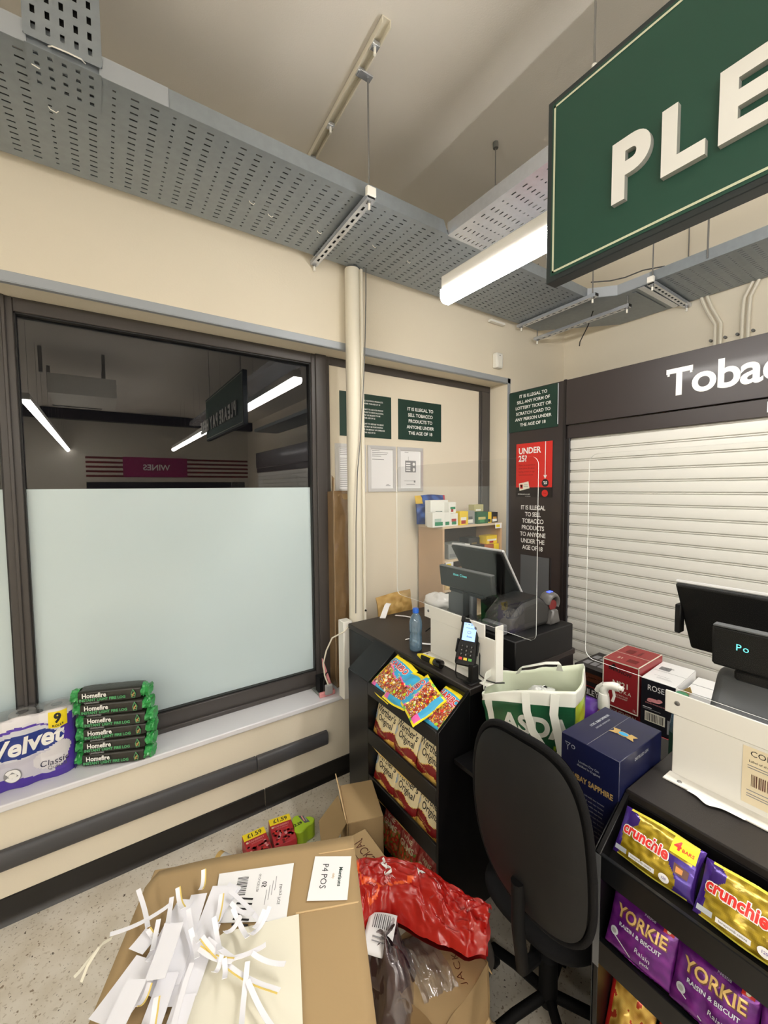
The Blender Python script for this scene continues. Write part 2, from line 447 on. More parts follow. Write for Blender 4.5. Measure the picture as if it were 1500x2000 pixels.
for xa_, xb_ in ((-.9, 1.528), (1.817, 2.83)):
    build('side_flange', MB().prism([(xa_, 3.11), (xb_, 3.11), (xb_-(.03 if xb_ < 2 else 0), 3.172), (xa_, 3.172)], 1.6395, 1.641, 'galv', lambda a, b, c: V(a, c, b)).box(xa_, xb_-.03, 1.641, 1.651, 3.171, 3.173, 'galv'), tA, smooth=0)
# fittings riveted to it
build('splice_plate', MB().box(.045, .24, 1.634, 1.637, 3.106, 3.17, 'galv_paint'), tA, bev=.001)
build('splice_plate', MB().box(-.60, -.13, 1.634, 1.637, 3.106, 3.17, 'galv_paint'), tA, bev=.001)
def cable_mass(label, fn, L, W, seed):
    R_ = random.Random(seed); cb = MB(); n = int(W/.021)
    for q in range(n*2):
        lay = q % 2; c0 = .012+(q//2+.5*lay)*.021; r_ = R_.uniform(.009, .012); k_ = R_.choice(['cable_black', 'cable_black', 'cable_black', 'cable_grey', 'gasket'])
        cb.tube([fn(s, min(W-.012, max(.012, c0+.006*math.sin(s*3+q*2))), .012+lay*.017+.003*math.sin(s*5+q)) for s in [i_*L/24 for i_ in range(25)]], r_, k_, n=5)
    return tag(build('cable_bundle', cb, smooth=1.2), label, 'cables', kind='stuff')
cable_mass('mass of grey and black cables inside the tray over the window', lambda s, c, h: V(-.88+s, 1.645+c, 3.112+h), 3.7, .545, 1)
cable_mass('mass of cables inside the tray above the black fascia', lambda s, c, h: V(2.96+c, 1.28-s, 3.112+h), 5.5, .535, 2)
cable_mass('mass of cables inside the brightly lit tray by the lamp', lambda s, c, h: V(1.533+c, 1.58-s, 3.114+h), 5.5, .275, 3)
# cable ties poked through the holes
for x, y in ((-.13, 1.70), (-.10, 1.86), (.60, 1.95), (.95, 1.98), (.70, 1.99), (1.25, 1.93), (1.50, 1.95), (1.95, 1.90)):
    build('cable_tie', MB().tube([(x, y, 3.112), (x+.006, y, 3.103), (x+.022, y+.004, 3.102), (x+.03, y+.004, 3.112)], .0018, 'nylon', n=5), tA)
# riser piece going up to the ceiling at the left
tR = thing('cable_tray_riser', 'flat perforated steel riser joining the left of the long tray to the ceiling', 'cable tray', (-.12, 1.625, 3.10))
def holes(name, par, o, r, u, L, W, hl, hw, px, py, m='galv'):
    g = frame(o, r, u); ss = [0]; ts = [0]; a = px*.5
    while a+hl < L: ss += [a, a+hl]; a += px
    ss.append(L); b = py*.5
    while b+hw < W: ts += [b, b+hw]; b += py
    ts.append(W); n = len(ss)
    vs = [g(x, y) for y in ts for x in ss]
    fs = [(j*n+i, j*n+i+1, (j+1)*n+i+1, (j+1)*n+i) for j in range(len(ts)-1) for i in range(n-1) if not (i % 2 and j % 2)]
    return build(name, MB().add(vs, fs, m), par, smooth=0, solid=.0016)
holes('riser_plate', tR, (-.135, 1.628, 3.125), (1, 0, 0), (0, 0, 1), .185, .575, .011, .022, .034, .045)
holes('foot_plate', tR, (-.135, 1.628, 3.104), (1, 0, 0), (0, 1, 0), .185, .17, .012, .013, .034, .036)
build('riser_dark_back', MB().box(-.134, .050, 1.675, 1.69, 3.13, 3.63, 'cable_grey').box(-.134, .050, 1.64, 1.672, 3.13, 3.63, 'cable_black'), tR, smooth=0)  # dark backing added so the riser holes look shaded
build('riser_side', MB().box(-.137, -.134, 1.628, 1.69, 3.13, 3.63, 'galv').box(.050, .053, 1.628, 1.69, 3.13, 3.63, 'galv'), tR, smooth=0)
build('cable_tie', MB().tube([(-.08, 1.64, 3.128), (-.07, 1.62, 3.118), (-.03, 1.615, 3.116), (.0, 1.62, 3.119), (.01, 1.64, 3.128)], .0022, 'nylon', n=5), tR)
build('cable_tie', MB().tube([(-.125, 1.63, 3.255), (-.115, 1.613, 3.245), (-.095, 1.613, 3.24), (-.085, 1.63, 3.245)], .0022, 'nylon', n=5), tR)
# tray running back over the lamp
tC = thing('cable_tray', 'perforated cable tray brightly lit by the lamp beside the green hanging sign', 'cable tray', (1.53, 1.63, 3.11))
perf('tray_base', tC, (1.53, 1.645, 3.109), (0, -1, 0), (1, 0, 0), 6.0, .285, m='galv_bright', start=0)  # paler steel: the lamp's glow on this tray is put into its colour
tA2 = MB()
# corner section and tray D along the gantry wall
tD = thing('cable_tray', 'perforated cable tray along the wall above the black fascia', 'cable tray', (2.95, 1.2, 3.11))
perf('tray_base', tD, (2.955, 1.30, 3.11), (0, -1, 0), (1, 0, 0), 6.0, .545, start=2)
gp = lambda a, b, c=0: V(a, b, c)
mbp = MB().prism([(2.83, 1.64), (2.955, 1.50), (2.955, 1.30), (3.50, 1.30), (3.50, 1.75), (3.06, 2.195), (2.83, 2.195)], 3.104, 3.108, 'galv', gp)
build('corner_plate', mbp, tD, smooth=0)
fl = MB()
for (a, b), (c, d) in (((2.83, 1.64), (2.955, 1.50)), ((2.955, 1.50), (2.955, 1.30))):
    g = frame((a, b, 3.108), (c-a, d-b, 0), (0, 0, 1)); L = math.hypot(c-a, d-b); fl.box(0, L, 0, .064, -.001, .001, 'galv_paint', f=g)
build('side_flange', fl, tD, smooth=0)
build('joint_plate', MB().box(2.957, 3.49, 1.33, 1.37, 3.098, 3.102, 'galv_bright').box(3.0, 3.45, 1.40, 1.425, 3.098, 3.102, 'galv'), tD, bev=.001)
# slotted strut hangers
def strut(name, label, p0, p1, rods, group=None, up=True):
    p0, p1 = Vector(p0), Vector(p1); d = (p1-p0); L = d.length; d.normalize(); sd = V(-d.y, d.x, 0)
    t = thing(name, label, 'hanger', tuple(p0), group)
    g = frame(p0, d, sd)
    n = int(L/.05); ss = [0]
    for i in range(n): ss += [.012+i*.05, .012+i*.05+.028]
    ss.append(L); ts = [-.0205, -.006, .006, .0205]
    vs = [g(a, b, 0) for b in ts for a in ss]; k = len(ss)
    fs = [(j*k+i, j*k+i+1, (j+1)*k+i+1, (j+1)*k+i) for j in range(3) for i in range(k-1) if not (j == 1 and i % 2)]
    build('strut_face', MB().add(vs, fs, 'galv_bright'), t, smooth=0, solid=.002)
    build('strut_sides', MB().box(0, L, -.0205, -.0185, 0, .021, 'galv_bright', f=g).box(0, L, .0185, .0205, 0, .021, 'galv_bright', f=g).box(0, L, -.0205, -.010, .019, .021, 'galv_bright', f=g).box(0, L, .010, .0205, .019, .021, 'galv_bright', f=g).box(0, L, -.018, .018, .004, .0205, 'black_plastic', f=g), t, smooth=0)  # black infill behind the slots stands in for the shade inside
    for s_, h in rods:
        q = g(s_, 0, 0)
        build('rod', MB().cyl(q+V(0, 0, -.015), (q.x, q.y, h), .004, 'rod_steel', n=8), t)
        build('nut', MB().cyl(q+V(0, 0, -.010), q, .0095, 'rod_steel', n=6), t)
        build('rod_cap', MB().cyl(q+V(0, 0, -.034), q+V(0, 0, -.010), .006, 'nylon', n=8), t)
    return t
s1 = strut('strut_hanger', 'slotted strut under the long tray with a white end cap, hung from the ceiling rail', (1.03, 1.595, 3.078), (1.05, 2.238, 3.078), [(.02, 3.60), (.635, H)])
build('end_cap', MB().box(1.007, 1.053, 1.588, 1.610, 3.088, 3.128, 'white_plastic'), s1, bev=.003)
s2 = strut('strut_hanger', 'slotted strut across the tray end under the lower corner of the green sign', (2.79, 1.55, 3.078), (2.812, 2.20, 3.078), [(.03, H), (.62, H)])
s3 = strut('strut_hanger', 'lower slotted strut carrying the bare corner plate near the room corner', (3.01, 1.44, 3.02), (3.03, 2.20, 3.02), [(.02, 3.10), (.74, H)])
s4 = strut('strut_hanger', 'short slotted strut under the tray above the black fascia, white cap at one end', (2.92, 1.275, 3.078), (3.515, 1.285, 3.078), [(.02, H), (.57, H)])
build('end_cap', MB().box(2.905, 2.93, 1.255, 1.295, 3.088, 3.125, 'white_plastic'), s4, bev=.003)
t = thing('hanging_rod', 'threaded rod dropping from the ceiling to the tray above the black fascia', 'rod', (2.95, .98, 3.10))
build('rod', MB().cyl((2.95, .99, 3.12), (2.95, .99, H), .005, 'rod_steel', n=8), t)
build('ceiling_bracket', MB().box(2.86, 3.02, .965, 1.01, 3.585, 3.628, 'galv_paint'), t, bev=.002)
t = thing('ceiling_rail', 'slim metal channel screwed to the bare ceiling with small clamps', 'rail', (1.035, 1.85, 3.60))
g = frame((.965, 1.405, H), (.045, 1, 0), (1, -.045, 0))
build('channel', MB().box(0, .84, 0, .004, 0, .030, 'pipe_cream', f=g).box(0, .84, .037, .041, 0, .030, 'pipe_cream', f=g).box(0, .84, 0, .041, .0, .004, 'pipe_cream', f=g), t, smooth=0)
build('rod_clamp', MB().box(.985, 1.048, 1.598, 1.632, 3.592, 3.600, 'galv_bright'), t, bev=.001)
for s_ in (.075, .20, .51, .75):
    build('clamp', MB().box(s_, s_+.032, .004, .037, .018, .036, 'galv_bright', f=g), t, bev=.002)
    if s_ != .20: build('clamp_bolt', MB().cyl(g(s_+.016, .020, .036), g(s_+.016, .020, .062), .006, 'nylon', n=8), t)
t = thing('wire_hanger', 'thin wire drop from a small ceiling fixing to the lit tray', 'wire', (1.80, 1.565, 3.12))
build('wire', MB().tube([(1.797, 1.564, 3.12), (1.798, 1.566, 3.3), (1.794, 1.562, 3.48), (1.797, 1.564, H)], .003, 'rod_steel', n=6), t)
build('ceiling_hook', MB().cyl((1.797, 1.564, H-.03), (1.797, 1.564, H), .014, 'cable_grey', n=8), t)
tag(build('loose_cable', MB().tube([(2.80, 1.60, 3.19), (2.86, 1.50, 3.175), (2.89, 1.42, 3.172), (2.93, 1.33, 3.19), (2.97, 1.22, 3.18)], .004, 'cable_black')), 'slack black cable sagging over the tray corner behind the green sign', 'cable')
tag(build('loose_cable', MB().tube([(3.05, 1.72, 3.10), (3.09, 1.78, 3.02), (3.12, 1.86, 2.93), (3.13, 1.87, 2.90)], .004, 'cable_black')), 'short loose cable end dangling under the bare corner plate', 'cable')
tag(build('flat_bracket', MB().box(2.50, 2.66, 2.205, 2.235, 3.07, 3.085, 'white_plastic')), 'white plastic strip under the tray by the wall, left of the room corner', 'bracket')

# batten lamps: a run over the counters and a run over the shop floor
def batten(x, y0, y1, z, label, ends=True):
    t = thing('batten_lamp', label, 'lamp', (x, (y0+y1)/2, z), 'strip lamps in rows under the ceiling' if not ends else None)
    g = lambda a, b, c=0: V(x+a, c, z+b)
    build('lamp_body', MB().prism([(-.034, .046), (-.034, .115), (-.028, .120), (.028, .120), (.034, .115), (.034, .046)], y0+.004, y1-.004, 'lamp_body', g), t, bev=.002)
    hw_, zc_, dp_ = (.031, .043, .046) if ends else (.040, .050, .056)  # unseen rows get wider diffusers, shaped to throw added light on the ceiling
    pr = [(hw_*math.cos(a), zc_-dp_*math.sin(a)) for a in [PI*i/12 for i in range(13)]]
    if ends: pr = [(.037, .056), (.037, .020), (.030, .004), (.016, -.004), (-.016, -.004), (-.030, .004), (-.037, .020), (-.037, .056)]
    build('diffuser', MB().prism(pr, y0, y1, 'lamp_glow', g), t, smooth=.8)
    for yy in (y0+.25,) if ends else (y0+.25, y1-.25):
        build('hanging_wire', MB().cyl((x, yy, z+.119), (x, yy, H), .0015, 'rod_steel', n=5), t)
    return t
batten(1.425, .05, 1.545, 2.705, 'glowing white strip lamp ending above the tills beside the green sign')
for i in range(4): batten(1.425, .04-1.5*(i+1), .04-1.5*i-.01, 2.705, 'strip lamp of the row over the counters, behind the camera', False)
for i in range(5): batten(-.62, -.75-1.3*(i+1), -.75-1.3*i-.01, 2.705, 'strip lamp of the row over the shop floor, behind the camera', False)
for i in range(5): batten(-2.6, .6-1.5*(i+1), .6-1.5*i-.01, 2.705, 'unseen strip lamp added to brighten the floor, far left behind the camera', False)  # unseen extra row, added to raise the light on the floor

# hanging PLEASE PAY HERE sign
t = thing('hanging_sign', 'big dark green hanging sign with raised white capital letters', 'sign', (1.185, -.05, 2.435))
g = frame((1.165, .81, 2.435), (0, -1, 0), (0, 0, 1))
SW, SH = 1.72, .53
build('panel', MB().box(0, SW, 0, SH, -.045, 0, 'sign_edge', f=g), t, bev=.002)
a = Art(g, .0015); a.rect(.016, .016, SW-.016, SH-.016, 'sign_green'); a.up()
for (p, q, r_, s_) in ((.022, .024, SW-.022, .030), (.022, SH-.030, SW-.022, SH-.024), (.022, .024, .028, SH-.024), (SW-.028, .024, SW-.022, SH-.024)): a.rect(p, q, r_, s_, 'cream_line')
a.put('painted_face', t)
def relief(s_, size, x, y, depth, par, f, bold=.035, name='letter', sx=1.0):
    for ch in s_:
        vs, fs = text_mesh(ch, size, bold, size*.5*depth/size, 0, 'LEFT', 1.0, 8)
        if ch == ' ': x += size*.32; continue
        w0 = min(v[0] for v in vs); w1 = max(v[0] for v in vs); y0_ = min(v[1] for v in vs)
        mb = MB(); n0 = [f(x+(v[0]-w0)*size*sx, y+(v[1])*size, depth/2+v[2]*size+.002) for v in vs]
        zs = [v[2] for v in vs]; zm = max(zs)
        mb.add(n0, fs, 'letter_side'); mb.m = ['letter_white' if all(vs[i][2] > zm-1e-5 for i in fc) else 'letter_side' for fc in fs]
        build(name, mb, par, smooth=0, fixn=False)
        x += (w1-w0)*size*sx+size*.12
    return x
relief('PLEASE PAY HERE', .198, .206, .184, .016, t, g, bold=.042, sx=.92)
for yy in (.68, -.75):
    build('rod', MB().cyl((1.185, yy, 2.965), (1.185, yy, H), .003, 'rod_steel', n=6), t)
    build('rod_cap', MB().cyl((1.185, yy, 2.965), (1.185, yy, 2.985), .007, 'white_plastic', n=8), t)

# alarm sensor, conduits, pipe
t = thing('alarm_sensor', 'small white motion sensor high on the wall near the room corner', 'sensor', (2.60, 2.22, 2.73))
build('body', MB().box(2.565, 2.64, 2.205, 2.25, 2.735, 2.85, 'white_plastic'), t, bev=.010, seg=3)
build('lens', MB().box(2.580, 2.625, 2.200, 2.206, 2.745, 2.80, 'nylon').box(2.595, 2.608, 2.203, 2.206, 2.825, 2.832, 'ink_grey'), t, bev=.003)
for k, (ya, yb) in enumerate(((1.135, 1.10), (.93, .955))):
    t = thing('conduit', ('curved' if k == 0 else 'straighter')+' cream conduit pair dropping from the tray to the fascia, '+('nearer the corner' if k == 0 else 'farther from the corner'), 'conduit', (3.50, ya, 2.5))
    for dy in (-.016, .016):
        build('tube', MB().tube([(3.50, ya+dy+.05 if k == 0 else ya+dy-.02, 3.11), (3.50, ya+dy+.02, 3.02), (3.50, yb+dy, 2.90), (3.50, yb+dy, 2.55)], .010, 'pipe_cream'), t)
    for dy in (-.04, .04): build('saddle', MB().cyl((3.495, yb+dy, 2.80), (3.52, yb+dy, 2.80), .009, 'cable_grey', n=8), t)
t = thing('boxed_pipe', 'cream vertical pipe in front of the window wall rising to the tray', 'pipe', (1.285, 2.20, .52))
build('pipe', MB().lathe([(.043, 0), (.043, 2.58)], (1.275, 2.195, .52), 'pipe_cream', n=24), t, smooth=.8)
build('strip', MB().box(1.312, 1.332, 2.160, 2.20, .52, 3.105, 'pipe_cream'), t, bev=.004)
build('hole', MB().cyl((1.322, 2.153, 1.05), (1.322, 2.162, 1.05), .006, 'gasket', n=8), t)
tag(build('loose_cable', MB().tube([(1.345, 2.15, 3.11), (1.342, 2.148, 2.95), (1.334, 2.148, 2.70), (1.325, 2.146, 2.55), (1.310, 2.142, 2.35), (1.285, 2.135, 2.10), (1.262, 2.135, 1.9), (1.250, 2.138, 1.6), (1.243, 2.142, 1.05)], .0032, 'cable_grey', n=6)), 'thin grey cable running down the front of the cream pipe', 'cable')
tag(build('white_trunking', MB().box(1.165, 1.225, 2.155, 2.225, .525, 1.005, 'white_plastic'), bev=.003), 'short white boxing between the sill and the black counter', 'trunking')
t = thing('wrapped_parcel', 'tall brown parcel in shiny film standing on the sill behind the pipe', 'parcel', (1.30, 2.37, .52))
g = lambda u_, v_: V(1.200+.135*u_+.006*noise.noise((u_*4, v_*14, 1)), 2.32+.012*noise.noise((u_*3, v_*10, 5))+.01*abs(u_-.5), .522+1.27*v_)
mb = MB().grid(g, 8, 60, 'kraft_film').box(1.202, 1.334, 2.33, 2.42, .522, 1.79, 'kraft_film')
build('parcel_body', mb, t, bev=.004)
build('film_edge', MB().grid(lambda u_, v_: V(1.199-.006*u_, 2.315+.02*u_+.012*noise.noise((v_*9, 2, 3)), .55+1.32*v_+.02*u_), 2, 40, 'kraft_film'), t, solid=.001)
build('carton_flap', MB().box(1.225, 1.320, 2.322, 2.328, 1.735, 1.772, 'cardboard'), t, bev=.002)

# ================================================================== WALL SIGNS AND FRAMES
YP = 2.445
def wall_sign(label, x, z, wd, h, lines, size, lead, dy=0, m='letter_white'):
    t = thing('notice_sign', label, 'sign', (x, YP, z-h))
    f = frame((x, YP-.004, z), (1, 0, 0), (0, 0, 1))
    build('board', MB().box(x, x+wd, YP-.004, YP, z-h, z, 'sign_green_dark'), t, smooth=0)
    a = Art(f); a.lines(lines, size, wd/2, dy, m, lead=lead, bold=.02); a.put('lettering', t)
wall_sign('green square notice partly hidden by the pipe, with small white text', 1.313, 2.449, .415, .293,
          ['IT IS ILLEGAL TO SELL ALCOHOL PRODUCTS', 'TO ANYONE UNDER THE AGE OF 18', '', 'WE RESERVE THE RIGHT TO ASK FOR PROOF', 'OF AGE AND TO REFUSE TO SERVE ALCOHOL', 'TO ANY PERSONS WE BELIEVE TO BE', 'UNDER THE AGE OF 25', '', 'WE RESERVE THE RIGHT TO REFUSE TO SERVE', 'ANYONE WE BELIEVE MAY BE PURCHASING', 'ALCOHOL PRODUCTS ON BEHALF OF SOMEONE', 'UNDER THE AGE OF 25'], .0135, 1.45, -.045)
wall_sign('green notice with five white lines about tobacco, right of the pipe', 1.791, 2.449, .413, .290,
          ['IT IS ILLEGAL TO', 'SELL TOBACCO', 'PRODUCTS TO', 'ANYONE UNDER', 'THE AGE OF 18'], .0335, 1.30, -.065)
for k, (x, lab) in enumerate(((1.273, 'silver framed document half hidden by the cream pipe'), (1.526, 'silver framed letter in the middle of the three frames'), (1.780, 'silver framed floor plan, rightmost of the three frames'))):
    wd, h, z = .236, .322, 2.103
    t = thing('picture_frame', lab, 'frame', (x, YP, z-h))
    fr = MB(); bw = .023; g = frame((x, YP, z-h), (1, 0, 0), (0, 0, 1))
    for (A, B, Cc, D) in (((0, 0), (wd, 0), (wd-bw, bw), (bw, bw)), ((wd, 0), (wd, h), (wd-bw, h-bw), (wd-bw, bw)), ((wd, h), (0, h), (bw, h-bw), (wd-bw, h-bw)), ((0, h), (0, 0), (bw, bw), (bw, h-bw))):
        fr.add([g(*A, 0), g(*B, 0), g(*B, .010), g(*A, .010), g(*Cc, .013), g(*D, .013), g(*Cc, .004), g(*D, .004)], [(0, 1, 2, 3), (3, 2, 4, 5), (5, 4, 6, 7)], 'alu')
    build('frame_rim', fr, t, smooth=0, fixn=False)
    build('paper', MB().box(bw-.004, wd-bw+.004, bw-.004, h-bw+.004, .001, .004, 'paper', f=g), t, smooth=0)
    a = Art(lambda p, q, c=0: g(p, q, .0042+c)); R = random.Random(k)
    if k == 2:
        a.rect(.07, .14, .17, .225, 'ink_grey'); a.up()
        for q in range(4): a.rect(.078, .150+q*.017, .118, .160+q*.017, 'paper')
        a.ell(.15, .20, .012, .012, 'paper'); a.ell(.15, .16, .01, .014, 'paper')
        a.rect(.065, .285, .10, .288, 'ink_grey').rect(.06, .075, .16, .078, 'ink_grey').rect(.15, .065, .165, .08, 'ink_grey').rect(.08, .05, .16, .054, 'ink_grey').line(.10, .225, .10, .255, .002, 'ink_grey')
    else:
        n = 20 if k == 0 else 5
        for q in range(n):
            y_ = .285-q*.0125-(.01 if q > 3 else 0); L = R.uniform(.05, .15)
            a.rect(.036, y_, .036+L, y_+.0035, 'ink_grey')
        a.rect(.15, .04, .19, .043, 'ink_grey').rect(.155, .048, .18, .052, 'ink_grey')
    a.put('printing', t)

# ================================================================== TOBACCO GANTRY
XG = 2.77
t = thing('tobacco_gantry', 'dark brown shop gantry with a closed white roller shutter and fascia lettering', 'gantry', (XG+.3, 0, 0))
build('side_panel', MB().box(XG, XG+.025, 1.757, 2.245, 0, 2.565, 'brown_panel').box(XG-.012, XG+.03, 1.742, 1.762, 0, 2.568, 'brown_dark').box(XG+.025, XB-.005, 2.22, 2.245, 0, 2.56, 'brown_panel'), t, bev=.0015)
build('fascia', MB().box(XG-.012, XG+.02, -4.0, 1.740, 2.245, 2.562, 'brown_panel'), t, bev=.002)
build('lower_fascia', MB().box(XG+.004, XG+.03, -4.0, 1.738, 2.150, 2.240, 'brown_panel'), t, bev=.002)
build('top_board', MB().box(XG+.02, XB-.005, -4.0, 1.74, 2.545, 2.560, 'brown_dark'), t, smooth=0)
build('guide_rail', MB().box(XG, XG+.05, 1.722, 1.742, 0, 2.15, 'brown_dark').box(XG+.004, XG+.012, 1.716, 1.724, 0, 2.15, 'rail_grey'), t, smooth=0)
pitch = .0762
def slat_mb():
    pr = [(.008, .000), (.002, .003), (.0005, .010), (0, .022), (.0004, .054), (.0015, .0615), (.010, .0640), (.012, .0645), (.012, .0668), (.003, .0674), (.003, .0722), (.012, .0730), (.012, .0762), (.014, .0762), (.014, 0)]
    return MB().prism(pr, -4.0, 1.721, 'shutter', lambda a, b, c: V(XG+.022+a, c, b))
nsl = 28; first = None
for i in range(nsl):
    if first is None:
        first = build('slat', slat_mb(), t, smooth=.5); first.location.z = .016
    else:
        o = first.copy(); C.objects.link(o); o.parent = t; o.location.z = .016+i*pitch
build('top_slat', MB().box(XG+.024, XG+.036, -4.0, 1.721, 2.149, 2.16, 'shutter'), t, smooth=0)
g = frame((XG-.0125, 1.74, 2.245), (0, -1, 0), (0, 0, 1))
a = Art(g); a.text('Tobacco', .215, .635, .150, 'letter_white', align='LEFT', bold=.022, spacing=.95)
a.up().up(); a.rect(.640, .196, .652, .222, 'letter_white').rect(.752, .196, .764, .222, 'letter_white')
a.put('lettering', t)
g = frame((XG+.0035, 1.74, 2.150), (0, -1, 0), (0, 0, 1))
a = Art(g); a.text('Lottery', .075, 1.080, .045, 'letter_white', align='LEFT', bold=.02); a.put('lettering', t)
g = frame((XG, 2.245, 0), (0, -1, 0), (0, 0, 1))
a = Art(g); a.lines(['IT IS ILLEGAL', 'TO SELL', 'TOBACCO', 'PRODUCTS', 'TO ANYONE', 'UNDER THE', 'AGE OF 18'], .0485, .232, 1.642, 'letter_white', lead=1.09, bold=.012, sx=.86, spacing=.93); a.put('lettering', t)
build('door_plate', MB().box(XG-.003, XG, 1.86, 2.12, .80, 1.265, 'till_grey').box(XG-.005, XG, 1.845, 1.86, .80, 1.275, 'brown_dark'), t, bev=.001)
t = thing('notice_sign', 'dark green lottery ticket notice at the top of the brown panel', 'sign', (XG-.006, 2.03, 2.25))
build('board', MB().box(XG-.006, XG-.001, 1.806, 2.243, 2.245, 2.558, 'sign_green_dark').box(XG-.008, XG-.005, 1.803, 1.809, 2.262, 2.555, 'silver'), t, smooth=0)
a = Art(frame((XG-.006, 2.243, 2.245), (0, -1, 0), (0, 0, 1)))
a.lines(['IT IS ILLEGAL TO', 'SELL ANY FORM OF', 'LOTTERY TICKET OR', 'SCRATCH CARD TO', 'ANY PERSON UNDER', 'THE AGE OF 18'], .0335, .222, .272, 'letter_white', lead=1.33, bold=.02); a.put('lettering', t)
t = thing('poster', 'red and black age check poster on the brown panel', 'poster', (XG-.004, 2.01, 1.72))
build('sheet', MB().box(XG-.004, XG-.001, 1.846, 2.17, 1.727, 2.147, 'brown_dark'), t, smooth=0)
a = Art(frame((XG-.004, 2.17, 1.727), (0, -1, 0), (0, 0, 1)))
a.rect(0, .075, .324, .42, 'red_print'); a.up()
a.text('UNDER', .066, .022, .360, 'letter_white', align='LEFT', bold=.025, sx=.92).text('25?', .066, .022, .300, 'letter_white', align='LEFT', bold=.025, sx=.9)
a.rect(.262, .16, .268, .42, 'letter_white').poly([(.250, .168), (.280, .168), (.265, .138)], 'letter_white')
a.lines(['Please be prepared to', 'show photo ID when', 'buying alcohol or age', 'restricted products'], .017, .025, .25, 'red_dark', align='LEFT', lead=1.5)
a.ell(.266, .108, .030, .030, 'ink').ell(.264, .030, .027, .027, 'red_print'); a.up()
a.text("'25", .028, .266, .108, 'letter_white', bold=.03).text('Think', .012, .264, .030, 'red_dark')
a.poly([(.028, .105), (.118, .122), (.128, .068), (.036, .048)], 'card_cream'); a.up()
a.rect(.04, .065, .066, .098, 'red_print').ell(.053, .085, .009, .012, 'nut_cream').rect(.075, .082, .115, .086, 'ink_grey').rect(.075, .094, .11, .098, 'ink_grey')
a.text('drinkaware.co.uk', .016, .020, .022, 'letter_white', align='LEFT', bold=.01).text('for the facts', .010, .09, .006, 'letter_white', align='LEFT')
a.put('printing', t)


# ================================================================== COUNTERS
def hexcol(f): return f
def candy_counter(name, label, x, y0, y1, xback, uy0, uy1, open1, xf, lips, zt=1.0):
    "counter body plus the stepped sweet rack on its customer side"
    t = thing(name, label, 'counter', (x, y0, 0))
    build('body', MB().box(x, xback, y0, y1, .05, zt-.03, 'counter').box(x+.03, xback-.03, y0+.02, y1-.02, 0, .05, 'counter'), t, bev=.002)
    build('worktop', MB().box(x-.004, xback+.006, y0-.006, y1+.004, zt-.03, zt, 'counter_top'), t, bev=.004)
    # rack: side panels with sloping tops, plain closed part at the far end
    prof = [(x-.002, 0), (xf, 0), (xf, lips[0][0]), (x-.002, zt-.008)]
    fx = lambda a, c, b: V(a, b, c)
    build('side_panel', MB().prism(prof, uy0, uy0+.014, 'counter', fx), t, bev=.0015)
    if open1 < uy1-.001:
        build('closed_front', MB().prism(prof, open1, uy1, 'counter_face', fx), t, bev=.002)
    build('rack_back', MB().box(x-.010, x-.004, uy0+.014, open1, .02, zt-.02, 'counter'), t, smooth=0)
    ya, yb = uy0+.014, open1
    for top, bot in lips:
        build('shelf_lip', MB().box(xf, xf+.012, ya, yb, bot, top, 'counter_face'), t, bev=.002)
        build('shelf', MB().prism([(xf+.012, bot), (xf+.012, bot+.008), (x-.010, bot+.10), (x-.010, bot+.092)], ya, yb, 'counter', fx), t, smooth=0)
    build('plinth', MB().box(xf+.02, x-.004, ya, yb, 0, .02, 'counter'), t, smooth=0)
    return t
lips1 = [(.875, .815), (.645, .572), (.414, .340)]
c1 = candy_counter('shop_counter', 'black counter against the window wall with a sweet rack on its front', 1.19, 1.15, 2.135, 1.925, 1.145, 1.845, 1.655, 1.02, lips1)
lips2 = [(.898, .835), (.675, .610), (.42, .34)]
c2 = candy_counter('shop_counter', 'nearer black counter with chocolate multipacks in its rack, at the right edge', 1.13, -1.2, .515, 1.85, -1.2, .525, .522, .985, lips2)
t = c2
build('side_panel', MB().prism([(1.128, 0), (.985, 0), (.985, .898), (1.128, .992)], .508, .520, 'counter', lambda a, c, b: V(a, b, c)), t, bev=.0015)
build('scuffed_edge', MB().box(.984, .9855, .506, .5215, .60, .895, 'till_grey'), t, smooth=0)
t = thing('low_counter', 'low black shelf bridging the gap between the two counters', 'counter', (1.5, .83, 0))
build('board', MB().box(1.09, 1.90, .53, 1.135, .735, .755, 'counter'), t, bev=.002)
build('support', MB().box(1.46, 1.88, .53, .545, 0, .735, 'counter').box(1.46, 1.88, 1.12, 1.135, 0, .735, 'counter').box(1.86, 1.88, .545, 1.12, 0, .735, 'counter'), t, smooth=0)

